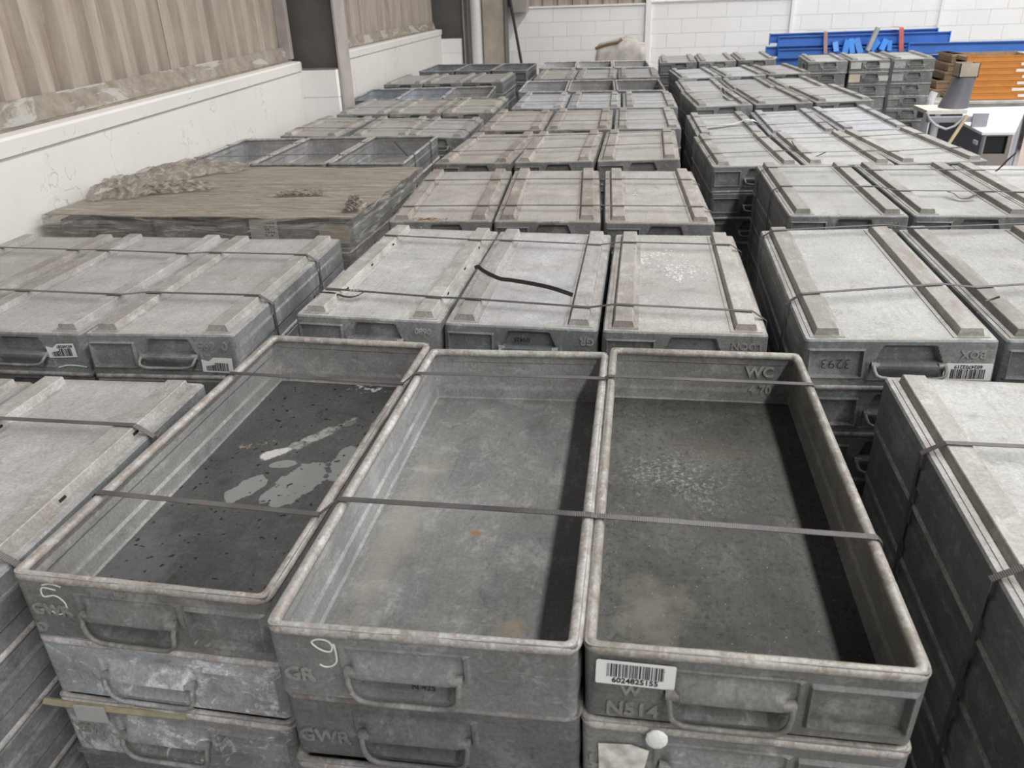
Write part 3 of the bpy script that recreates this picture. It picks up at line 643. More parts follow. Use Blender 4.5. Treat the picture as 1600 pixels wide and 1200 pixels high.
SPECIAL = {
 ('M0A', 0): 'open zinc tray, dark floor with pale puddle marks, front left stack',
 ('M0B', 0): 'open zinc tray chalked 9 on its front, between two other open trays',
 ('M0C', 0): 'open zinc tray with black grimy floor and barcode under its front rim',
 ('M1a', 0): 'pale upturned zinc tray behind the open tray with puddle marks, white bloom on top',
 ('M1b', 0): 'upturned zinc tray with a loose black strap tail curling over its base',
 ('M1c', 0): 'upturned zinc tray with flaking white paint scrawl in the middle of its base',
 ('L1c', 0): 'upturned zinc tray embossed 0 695 with a torn barcode and rusty skid end',
 ('L1b', 0): 'upturned zinc tray with half peeled barcode, left of the tray embossed 695',
 ('R1a', 0): 'upturned zinc tray with bail handle, clean barcode and 3293 scratched in label frame',
 ('R0a', 0): 'upturned zinc tray at the right edge, dark side wall facing the open trays',
 ('L0c', 0): 'upturned zinc tray left of the open trays, slotted skid along its right edge',
 ('M2c', 0): 'upturned zinc tray with small white paper scrap, right of three in third middle stack',
 ('M2a', 0): 'upturned zinc tray with rust stain in front corner, beside the film wrapped stack',
 ('R3a', 0): None}
# tints: multiplier on the zinc colours
TINT = {'M0A': (0.97, 0.955, 0.915), 'M0B': (1.0, 1.0, 0.975), 'M0C': (0.82, 0.81, 0.755), 'M1a': (1.16, 1.16, 1.15), 'M1b': (1.08, 1.08, 1.10), 'M1c': (1.02, 1.01, 0.98),
        'L1a': (0.92, 0.91, 0.89), 'L1b': (0.98, 0.98, 1.0), 'L1c': (1.0, 1.0, 1.0), 'M4a': (0.97, 0.91, 0.85), 'M4b': (0.96, 0.92, 0.86), 'M5a': (1.05, 1.08, 1.14), 'M5b': (1.05, 1.08, 1.12), 'M5c': (1.02, 1.04, 1.06),
        'L5b': (1.03, 0.995, 0.92), 'L5c': (1.05, 1.02, 0.94), 'M2a': (1.0, 0.95, 0.90), 'M2b': (1.0, 0.955, 0.91), 'M2c': (1.0, 0.97, 0.93), 'M3a': (0.97, 0.92, 0.87), 'M3b': (1.02, 0.985, 0.94), 'M3c': (1.0, 0.96, 0.92), 'M7a': (1.0, 0.98, 0.94), 'L4a': (1.02, 0.99, 0.95), 'L4b': (1.02, 1.0, 0.97), 'R4b': (1.02, 1.05, 1.12), 'R4c': (1.04, 1.07, 1.15), 'R4a': (1.0, 1.02, 1.02), 'R7a': (1.1, 1.14, 1.2), 'R7b': (1.1, 1.12, 1.15),
        'L6a': (0.95, 1.0, 1.08), 'L6b': (1.15, 1.2, 1.32), 'L8a': (0.85, 0.88, 0.95), 'L8b': (0.75, 0.77, 0.82), 'L8c': (0.75, 0.75, 0.76), 'M8a': (1.45, 1.45, 1.47), 'M8b': (1.4, 1.4, 1.42), 'M8c': (1.4, 1.4, 1.4), 'M6a': (1.15, 1.16, 1.2), 'M6b': (1.0, 0.98, 0.95), 'M6c': (0.95, 0.94, 0.94)}
LOW = {('M0A', 1): (1.30, 1.32, 1.36), ('M0A', 2): (1.10, 1.10, 1.08), ('M0B', 1): (0.66, 0.65, 0.65), ('M0B', 2): (0.9, 0.9, 0.9), ('M0C', 1): (1.0, 0.99, 0.94)}
ROOT = {}
low_boxes = []; runners = []
for key, P in TR.items():
    blk = key[:2]; row = 0 if blk == 'RR' else int(key[1]); inv = blk not in OPEN; n = EXTRA.get(key, 1)
    base_t = TINT.get(key)
    pitch = PITCH_T
    total = int(P[2]/pitch); pitch_fit = pitch
    for k in range(total):
        zt = P[2]-k*pitch_fit
        j = 0.0 if k == 0 else 1.0
        Q = (P[0]+j*rnd.uniform(-0.006, 0.006), P[1]+j*rnd.uniform(-0.010, 0.010), zt, P[3]+j*rnd.uniform(-0.006, 0.006), P[4], P[5])
        if key == 'M0C' and k == 1: Q = (P[0]-0.002, P[1]-0.006, zt, P[3], P[4], P[5])
        if k == total-1: runners.append((Q, zt-H))          # timber runners carry the stack
        if k >= n: low_boxes.append((Q, inv)); continue
        if k == 0 and base_t: tint = base_t
        elif (key, k) in LOW: tint = LOW[(key, k)]
        else:
            g = rnd.uniform(0.86, 1.08); wm = rnd.uniform(-0.05, 0.04)
            if blk[0] == 'R': tint = (g*0.985, g*0.995, g*0.985)
            else: tint = (g*(1+max(0, wm)), g, g*(1-wm if wm > 0 else 1.0))
            if k and inv: tint = tuple(q*0.9 for q in tint)
        bd = {'M0A': 'A', 'M0B': 'B', 'M0C': 'C'}.get(key, 'std') if k == 0 else ('B' if key == 'M0B' else 'crust' if key in ('M0A', 'M1a') else 'std')
        r = tray(key, Q, inv, tint, bd, 'zinc_tray')
        ROOT[(key, k)] = r
        lab = SPECIAL.get((key, k))
        if not lab:
            kind = 'upturned zinc tray' if inv else 'open zinc tray'
            if blk == 'RR': lab = '%s, %s of three, %s in tall stack before the blue beams' % (kind, POS[key[2]], DOWN[k])
            elif blk == 'L2': lab = '%s under stretch film and brown sheet, %s of three, %s' % (kind, POS[key[2]], DOWN[k])
            elif blk == 'M0': lab = 'zinc tray %s under the open %s tray of the front stack' % (DOWN[k], POS[key[2]])
            else: lab = '%s, %s of three, %s, %s stack from front %s' % (kind, POS[key[2]], DOWN[k], ORD[row], BLK[blk[0]])
        tag(r, lab, 'tray', 'galvanised trays stacked in rows')

# trays further down the stacks, out of sight but for slivers in the gaps: one object
m = MB()
for (x, y, z, t, sx, sy), inv in low_boxes:
    ex = Vector((cos(t), sin(t), sx)).normalized(); ey = Vector((-sin(t), cos(t), sy)); ez = ex.cross(ey).normalized(); ey = ez.cross(ex)
    T = Matrix.Translation((x, y, z)) @ Matrix((ex, ey, ez)).transposed().to_4x4()
    za, zb = -H+0.0015, -0.0025
    ha, hb = ((HXT, HYT), (HXB, HYB)) if inv else ((HXB, HYB), (HXT, HYT))
    def rr(h, zz): return [T @ Vector((sx_*h[0], sy_*h[1], zz)) for sx_, sy_ in ((-1, -1), (1, -1), (1, 1), (-1, 1))]
    m.hexa(rr(ha, za)+rr(hb, zb))
    zr = za if inv else zb-0.016; e = 0.004
    m.hexa(rr((HXT+e, HYT+e), zr)+rr((HXT+e, HYT+e), zr+0.016))
    if inv:
        for s in (-1, 1): m.box((s*SKX-0.025, -SKL, 0), (s*SKX+0.025, SKL, 0.002), 0, T)
    else:
        for s in (-1, 1): m.box((s*SKX-0.025, -SKL, za-0.002), (s*SKX+0.025, SKL, za), 0, T)
for (x, y, z, t, sx, sy), h_ in runners:
    T = Matrix.Translation((x, y, 0)) @ Matrix.Rotation(t, 4, 'Z')
    for yy in (-0.4, 0.0, 0.4): m.box((-0.215, yy-0.05, 0), (0.215, yy+0.05, max(0.01, h_-0.001)), 0, T)
lo = link('lower_trays', m.mesh('lower_trays', [M['wall']], smooth=False)); lo.color = (0.85, 0.85, 0.82, 1)
tag(lo, 'zinc trays low in all the stacks, in shadow between the rows', 'tray stacks', kind='stuff')

# ---------------------------------------------------------------- writing and marks on the near trays
R_ = ROOT
M['paper_dim'] = plain('dull_paper', (0.50, 0.50, 0.48), 0.6); M['tan_paper'] = plain('tan_paper', (0.55, 0.46, 0.36), 0.7); M['dim_card'] = plain('scuffed_label', (0.34, 0.34, 0.33), 0.7, var=0.35, sc=60)
def tcol(k): return R_[k].children[0].color[:3]
r = R_[('M0A', 0)]
emboss(r, 'GWR', -0.166, 0.062, 0.030, color=tcol(('M0A', 0))); emboss(r, 'D', -0.195, 0.022, 0.026, color=tcol(('M0A', 0))); emboss(r, '1081', -0.03, 0.113, 0.012, color=tcol(('M0A', 0)))
chalk(r, [[(0.004, 0.052), (-0.020, 0.054), (-0.022, 0.036), (0.0, 0.040), (0.014, 0.026), (0.010, 0.008), (-0.006, 0.0), (-0.016, 0.006)], [(-0.018, 0.060), (-0.002, 0.064), (0.016, 0.060)]], -0.150, 0.055, 'white chalk figure 5')
r = R_[('M0B', 0)]
emboss(r, 'GR', -0.182, 0.045, 0.034, color=tcol(('M0B', 0)))
chalk(r, [[(0.010, 0.036), (0.004, 0.045), (-0.010, 0.047), (-0.020, 0.040), (-0.008, 0.028), (0.006, 0.026), (0.012, 0.040), (0.013, 0.012), (0.006, 0.0), (-0.006, -0.004), (-0.014, 0.0)]], -0.134, 0.068, 'white chalk figure 9')
o = link('stencil_text', text_mesh('N 425', 0.014, 0.0004, M['ink'], 0.0002), r); o.location = (0.0, -HYB+0.003, 0.034); o['label'] = 'black stamped text in the handle pocket'
r = R_[('M0C', 0)]
emboss(r, 'N514', -0.152, 0.022, 0.032, color=tcol(('M0C', 0))); emboss(r, 'W', -0.155, 0.058, 0.026, color=tcol(('M0C', 0)))
barcode(r, -0.150, 0.093, '6024825155', 0.106, 0.042, 0.02, False, 4)
emboss(r, 'WC', 0.135, 0.082, 0.038, inside=True, color=(1.0, 1.0, 0.95)); emboss(r, '4 70', 0.14, 0.035, 0.030, inside=True, color=(1.0, 1.0, 0.95))
r = R_[('M0B', 1)]; emboss(r, 'GWR', -0.168, 0.045, 0.034, color=tcol(('M0B', 1)))
r = R_[('M0A', 2)]; emboss(r, 'GW', -0.170, 0.060, 0.030, color=tcol(('M0A', 2)))
r = R_[('M0C', 1)]
emboss(r, 'U 1', -0.186, 0.055, 0.030, color=tcol(('M0C', 1)))
# the rest are upturned, so their writing hangs upside down
emboss(R_[('M1a', 0)], '0680', -0.165, 0.030, 0.024, color=tcol(('M1a', 0))); emboss(R_[('M1b', 0)], 'GR', -0.187, 0.034, 0.030, color=tcol(('M1b', 0)))
emboss(R_[('M1c', 0)], 'LDON', -0.162, 0.032, 0.028, color=tcol(('M1c', 0)))
emboss(R_[('L1c', 0)], '0  695', -0.152, 0.030, 0.034, color=tcol(('L1c', 0)))
emboss(R_[('R1a', 0)], 'BOX', -0.165, 0.034, 0.026, color=tcol(('R1a', 0)))
emboss(R_[('R2a', 0)], '1080', -0.165, 0.032, 0.026, color=tcol(('R2a', 0)))
o = link('stencil_text', text_mesh('SN425', 0.017, 0.0004, M['ink'], 0.0003), R_[('M1b', 0)]); o.location = (-0.005, -HYB+0.004, 0.040); o['label'] = 'black stamped text in the handle pocket'
o = link('scratched_number', text_mesh('3293', 0.036, 0.0003, M['hole'], -0.0008), R_[('R1a', 0)]); o.location = (0.141, -HYB-0.0002, 0.062); o['label'] = 'number scratched in the label frame'
barcode(R_[('R1a', 0)], -0.157, 0.078, '6024702219', 0.106, 0.044, 0.0, False, 9)
barcode(R_[('L1b', 0)], -0.150, 0.050, '60240287', 0.088, 0.042, -0.06, True, 12)
barcode(R_[('L1c', 0)], -0.158, 0.086, '', 0.088, 0.044, 0.03, True, 15)
def crinkle(root, pts, x, z, mat, w_, name, label):
    m = MB()
    m.tube([(a, 0, b) for a, b in pts], w_, 5, up=Vector((0, 1, 0)), rz=0.001)
    o = link(name, m.mesh(name, [mat]), root); o.location = (x, -HYT-0.003, z); o['label'] = label
crinkle(R_[('L1b', 0)], [(-0.05, 0.004), (-0.02, 0.0), (0.01, 0.0), (0.04, 0.008)], -0.165, 0.096, M['paper'], 0.0022, 'label_remnant', 'thin peeled edge of an old sticker')
# slots in the skids
for key in ('L0c', 'L0b', 'M1a'):
    for s in (-1, 1):
        if key == 'M1a' and s > 0: pass
        o = link('slot_holes', SLOT, R_[(key, 0)]); o.location = (s*SKX-0.0262, 0, -0.007)     # local -x is the right-hand side once upturned
# papers on the tall far stack
for k, (kk, x, z, wd, ht, mt) in enumerate(((('RRb', 0), 0.15, 0.055, 0.11, 0.07, 'paper'), (('RRb', 0), -0.155, 0.06, 0.11, 0.06, 'paper'), (('RRb', 1), 0.155, 0.055, 0.12, 0.085, 'tan'), (('RRb', 1), -0.15, 0.06, 0.11, 0.055, 'paper'), (('RRc', 0), 0.145, 0.06, 0.12, 0.07, 'grey'), (('RRc', 1), 0.145, 0.06, 0.12, 0.07, 'grey'))):
    m = MB(); m.box((-wd/2, -0.001, -ht/2), (wd/2, 0.0, ht/2)); mt_ = M['paper_dim'] if mt == 'paper' else M['tan_paper'] if mt == 'tan' else M['dim_card']
    o = link('paper_label', m.mesh('paper_label', [mt_], smooth=False), R_[kk]); o.location = (x, -HYT-0.0065, z); o['label'] = {'paper': 'pale paper label', 'tan': 'tan paper label', 'grey': 'scuffed grey label'}[mt]
m = MB(); m.box((-0.001, -0.17, -0.04), (0, 0.17, 0.04)); o = link('paper_label', m.mesh('paper_label', [M['paper']], smooth=False), R_[('RRa', 0)]); o.location = (HXT+0.006, -0.22, 0.065); o['label'] = 'white printed side label'
m = MB()
for k in range(14): m.box((0.0, -0.13+k*0.018, -0.028), (0.001, -0.13+k*0.018+0.006+0.005*(k % 2), 0.025))
link('barcode_bars', m.mesh('barcode_bars', [M['ink']], smooth=False), o)
# paper and tape scraps on the lower right tray
r = R_[('M0C', 1)]
m = MB(); m.prism([(-0.045, 0, 0.02), (-0.043, 0, -0.045), (0.018, 0, -0.045), (0.026, 0, 0.015), (0.0, 0, 0.024)], (0, -0.001, 0), (0, 0.0005, 0))
o = link('torn_paper', m.mesh('torn_paper', [plain('grubby_paper', (0.62, 0.60, 0.56), 0.8, var=0.4, sc=40)], smooth=False), r); o.location = (-0.150, -HYT-0.0035, 0.074); o['label'] = 'torn grubby paper label'
m = MB(); bm = bmesh.new(); bmesh.ops.create_icosphere(bm, subdivisions=2, radius=0.016); 
for v_ in bm.verts: v_.co = Vector((v_.co.x, v_.co.y*0.35, v_.co.z*1.15))
me = bpy.data.meshes.new('tape_blob'); bm.to_mesh(me); bm.free(); me.materials.append(M['paper'])
o = link('tape_blob', me, r); o.location = (-0.115, -HYT-0.010, H-0.012); o['label'] = 'grey white blob of crumpled tape'
# timber batten and tape between second and third trays of the left column
r2 = R_[('M0A', 1)]
bx, by, bz = r2.matrix_world.translation.x, r2.matrix_world.translation.y, r2.matrix_world.translation.z
wood = plain('old_timber', (0.30, 0.27, 0.18), 0.85, var=0.3, sc=30)
m = MB(); m.tube([(bx-0.250, by-0.498, bz-0.010), (bx-0.20, by-0.502, bz-0.008), (bx-0.10, by-0.503, bz-0.009), (bx+0.02, by-0.503, bz-0.010)], 0.0065, 8)
wo = tag(link('timber_batten', m.mesh('timber_batten', [wood])), 'thin yellowish batten poking out left between second and third front left trays', 'batten')
m = MB(); m.box((-0.028, -0.004, -0.024), (0.028, 0.0, 0.010))
o = link('grey_tape', m.mesh('grey_tape', [plain('grey_tape', (0.40, 0.40, 0.38), 0.5)], smooth=False)); o.parent = wo; o.location = (bx-0.155, by-0.5095, bz-0.008); o['label'] = 'grey tape tab'
# white paint scrawl on M1c, torn-label scraps
def paint_flakes(root, pts, name, label, mat, seed, z=-0.0006):
    q = random.Random(seed); m = MB()
    for cx, cy, sx_, sy_, n_ in pts:
        for _ in range(n_):
            x, y = cx+q.gauss(0, sx_), cy+q.gauss(0, sy_); s = q.uniform(0.0015, 0.006); k = q.randint(4, 6); a0 = q.random()*6
            p = [(x+cos(a0+2*pi*i/k)*s*q.uniform(0.5, 1.4), y+sin(a0+2*pi*i/k)*s*q.uniform(0.7, 1.8), z) for i in range(k)]
            m.add(p, [tuple(range(k))])
    o = link(name, m.mesh(name, [mat], smooth=False, fix=False), root); o['label'] = label; o['kind'] = 'stuff'
flk = plain('flaked_paint', (0.66, 0.65, 0.63), 0.8)
paint_flakes(R_[('M1c', 0)], [(0.105, 0.19, 0.012, 0.03, 40), (0.06, 0.24, 0.02, 0.012, 16), (0.02, 0.26, 0.02, 0.02, 12), (0.03, 0.05, 0.006, 0.03, 45), (-0.005, 0.02, 0.007, 0.05, 45), (-0.045, 0.05, 0.008, 0.03, 40), (-0.02, 0.10, 0.03, 0.012, 22), (0.0, -0.02, 0.012, 0.012, 20), (-0.075, 0.06, 0.02, 0.02, 12), (0.05, 0.15, 0.05, 0.05, 14)], 'paint_flakes', 'flaking white painted scrawl', flk, 3)
paint_flakes(R_[('M2c', 0)], [(0.085, -0.02, 0.008, 0.012, 14)], 'paper_scrap', 'scrap of white paper', M['paper'], 5, -0.002)
# ochre rust stains as flat print
def rust_patch(root, cx, cy, rx, ry, seed, col=(0.26, 0.15, 0.07)):
    t = bpy.data.materials.get('rust_stain') or plain('rust_stain', col, 0.9, var=0.5, sc=40)
    paint_flakes(root, [(cx, cy, rx, ry, 130)], 'rust_stain', 'ochre rust stain', t, seed, -0.0005)
rust_patch(R_[('M2a', 0)], 0.06, -0.455, 0.05, 0.012, 7); rust_patch(R_[('L4a', 0)], -0.03, 0.24, 0.06, 0.05, 8); rust_patch(R_[('L4b', 0)], -0.06, 0.30, 0.05, 0.03, 9)

# ---------------------------------------------------------------- straps
def local_pt(key, lx, ly, lz):
    x, y, z, t, sx, sy = TR[key]
    return Vector((x+cos(t)*lx-sin(t)*ly, y+sin(t)*lx+cos(t)*ly, z+sx*lx+sy*ly+lz))
def ribbon(pts, width, th=0.0012, wdir=None, name='packing_strap', mat=None):
    m = MB(); n = len(pts); pts = [Vector(p) for p in pts]
    for i, p in enumerate(pts):
        d = (pts[min(i+1, n-1)]-pts[max(i-1, 0)]).normalized()
        wd = wdir[i] if isinstance(wdir, list) else (wdir or Vector((0, 1, 0)))
        wd = (wd-d*wd.dot(d)).normalized(); nn = d.cross(wd)*th
        m.v += [tuple(p-wd*width/2-nn*0), tuple(p+wd*width/2-nn*0), tuple(p+wd*width/2+nn), tuple(p-wd*width/2+nn)]
    for i in range(n-1):
        a, b = 4*i, 4*i+4
        for k in range(4): m.f.append((a+k, a+(k+1) % 4, b+(k+1) % 4, b+k)); m.m.append(0)
    m.f += [(0, 1, 2, 3), (4*n-4, 4*n-1, 4*n-2, 4*n-3)]; m.m += [0, 0]
    return m.mesh(name, [mat or M['strap']], smooth=False)
STRAP_Y = {'M0': ((1.101, 1.071), (1.615, 1.607)), 'M1': ((2.215, 2.105), (2.83, 2.765)), 'L1': ((2.19, 2.115), (2.64, 2.54)), 'L0': ((1.39, 1.355), (0.955, 0.925)),
           'R0': ((1.045, 1.05), (1.42, 1.44)), 'R1': ((2.10, 2.36), (2.735, 2.90)), 'R2': ((3.52, 3.49), (3.92, 3.95)), 'M2': ((3.32, 3.325), (3.83, 3.83)), 'M3': ((4.62, 4.70), (5.10, 5.12))}
def strap(blk, ya, yb, which, label, down_l=0.45, down_r=0.45, width=0.0135):
    ks = [k for k in TR if k[:2] == blk]; op = blk in OPEN or blk == 'M0'
    hw = HXT+0.006
    xl = local_pt(ks[0], -hw, 0, 0); xr = local_pt(ks[-1], hw, 0, 0)
    def ly(key, yw): return max(-0.485, min(0.485, yw-TR[key][1]))
    pts = []
    fy = lambda key, lx: ya+(yb-ya)*((TR[key][0]+lx-xl.x)/(xr.x-xl.x))
    e = 0.0025
    def P(key, lx, lz): return local_pt(key, lx, ly(key, fy(key, lx)), lz)
    p0 = P(ks[0], -hw-0.001, -0.004); pts += [p0+Vector((0, 0, -down_l)), p0+Vector((0, 0, -0.02)), p0]
    for k in ks:
        if op:
            for lx in (-HXT, -HXT+0.012, HXT-0.012, HXT): pts.append(P(k, lx, e+0.0005))
        else:
            if k == ks[0]: pts.append(P(k, -HXB, e))
            for s in (-1, 1):
                pts.append(P(k, s*SKX-0.0245, 0.020+e)); pts.append(P(k, s*SKX+0.0245, 0.020+e))
            if k == ks[-1]: pts.append(P(k, HXB, e))
    p1 = P(ks[-1], hw+0.001, -0.004); pts += [p1, p1+Vector((0, 0, -0.02)), p1+Vector((0, 0, -down_r))]
    o = link('packing_strap', ribbon(pts, width))
    tag(o, label, 'strap', 'packing straps round the stacks'); return o, P, ks
STR = {}
for blk in ['M%d' % i for i in range(9)]+['L%d' % i for i in range(9) if i != 2]+['R%d' % i for i in range(9)]+['RR']:
    ks = [k for k in TR if k[:2] == blk]; yc = TR[ks[0]][1]; yd = TR[ks[-1]][1]
    ys = STRAP_Y.get(blk) or ((yc-0.24, yd-0.24), (yc+0.22, yd+0.22))
    if blk in ('L8', 'M8', 'L7', 'R8'): continue
    ys = sorted(ys)
    for i, (ya, yb) in enumerate(ys):
        where = 'front' if i == 0 else 'rear'
        if blk == 'RR': lab = 'dark strap round the tall stack before the blue beams, %s one' % where
        elif blk == 'M0': lab = 'grey ribbed strap across the three open front trays, %s one of two' % ('near' if i == 0 else 'far')
        elif blk == 'L0': lab = 'dark strap over the trays at the left edge beside the open trays, %s one' % where
        else: lab = 'dark packing strap, %s of two, %s stack from front %s' % (where, ORD[int(blk[1])], BLK[blk[0]])
        STR[(blk, i)] = strap(blk, ya, yb, i, lab, *( (0.012, 0.012) if blk == 'M0' else (0.45, 0.45)))
# the tall far stack carries a strap down its front too
a = TR['RRb']; 
xs_ = (local_pt('RRb', HXT, -HYT-0.006, 0)+local_pt('RRc', -HXT, -HYT-0.006, 0))*0.5
m_ = ribbon([xs_+Vector((0, 0.3, 0.018)), xs_+Vector((0, -0.004, 0.012)), xs_+Vector((0, -0.008, -0.01)), xs_+Vector((0, -0.008, -0.75))], 0.03, 0.002, Vector((1, 0, 0)))
tag(link('packing_strap', m_), 'wide black strap down the front of the tall stack before the blue beams', 'strap', 'packing straps round the stacks')
# loose strap tails
def tail(pts, label, width=0.013, wdir=Vector((0, 1, 0))):
    P = [Vector(p) for p in pts]; out = []
    for i in range(len(P)-1):     # Catmull-Rom
        q0, q1, q2, q3 = P[max(i-1, 0)], P[i], P[i+1], P[min(i+2, len(P)-1)]
        for k in range(8):
            t = k/8; out.append(0.5*((2*q1)+(q2-q0)*t+(2*q0-5*q1+4*q2-q3)*t*t+(3*q1-q0-3*q2+q3)*t**3))
    out.append(P[-1])
    tag(link('strap_tail', ribbon(out, width, 0.0014, wdir, 'strap_tail', M['strap_dark'])), label, 'strap')
M['strap_dark'] = plain('strap_dark', (0.022, 0.020, 0.020), 0.35)
def on(u, v, z):
    d = ray(u, v); d = d*(z/d.z); return Vector((d.x, d.y, d.z+CAMZ))
tail([on(742, 419, -0.80), on(747, 417, -0.795), on(757, 424, -0.803), on(780, 435, -0.809), on(800, 438, -0.80), on(830, 443, -0.795), on(862, 450, -0.795), on(895, 461, -0.81)], 'loose black strap tail lying across the centre tray behind the open trays', 0.0125, Vector((0.2, 0.5, 0.87)))
tail([on(1237, 221, -0.79), on(1242, 228, -0.80), on(1255, 240, -0.812), on(1272, 245, -0.81), on(1290, 238, -0.79)], 'short black strap tail curling on the fourth stack of the right row', 0.014)
tail([on(1480, 299, -0.785), on(1490, 303, -0.79), on(1500, 310, -0.80), on(1512, 310, -0.80), on(1525, 304, -0.79)], 'black strap tail curling on the third stack of the right row', 0.016)
tail([on(1556, 268, -0.79), on(1565, 260, -0.77), on(1576, 249, -0.73), on(1588, 239, -0.70)], 'stiff black strap tail sticking up at the back of the right row', 0.012)
tail([on(1540, 471, -0.755), on(1550, 468, -0.75), on(1562, 464, -0.742)], 'short strap end sticking up on the second stack of the right row', 0.009)
tail([on(1128, 139, -0.79), on(1140, 152, -0.80), on(1165, 152, -0.803), on(1190, 150, -0.80)], 'dark slack strap bundle on the sixth stack of the right row', 0.03)
tail([on(502, 457, -0.80), on(520, 458, -0.80), on(540, 464, -0.81), on(556, 463, -0.808), on(568, 457, -0.80)], 'slack dark strap loop beside the crimp on the pale second middle stack', 0.010)
def crimp(blk, i, key, lx, label):
    o, P, ks = STR[(blk, i)]
    p = P(key, lx, 0.024); m = MB()
    for k in range(3): m.box((p.x+k*0.010-0.003, p.y-0.0085, p.z-0.0022), (p.x+k*0.010+0.003, p.y+0.0085, p.z+0.0008))
    q = link('crimp_seal', m.mesh('crimp_seal', [M['crimp']], smooth=False)); q.parent = o; q['label'] = label
crimp('M1', 0, 'M1a', -0.10, 'grey ribbed crimp seal'); crimp('M1', 1, 'M1b', 0.10, 'grey ribbed crimp seal')
m = ribbon([on(1094, 200, -0.853), on(1120, 197, -0.852), on(1146, 194, -0.850), on(1158, 190, -0.835), on(1166, 187, -0.822), on(1174, 188, -0.822), on(1180, 189, -0.834)], 0.045, 0.002, Vector((0.1, 1, 0)), 'white_tape', plain('white_tape', (0.66, 0.67, 0.68), 0.4, var=0.2, sc=30))
tag(link('white_tape', m), 'crumpled white tape lying on the fifth stack of the right row', 'tape')
tail([on(616, 221, -0.815), on(624, 230, -0.82), on(637, 244, -0.825)], 'pale strap end hanging slanted inside the open tray by the wall', 0.012)
# yellowed paper strip caught between two of the open trays
p = [on(925, 838, -0.786), on(921, 865, -0.79), on(912, 893, -0.80)]
m = ribbon([p[0], p[1], p[2], p[2]+Vector((-0.004, -0.03, -0.012))], 0.010, 0.0008, Vector((1, 0, 0)), 'paper_strip', plain('yellowed_paper', (0.50, 0.40, 0.24), 0.8))
tag(link('paper_strip', m), 'yellowed paper strip caught between the centre and right open trays', 'paper')

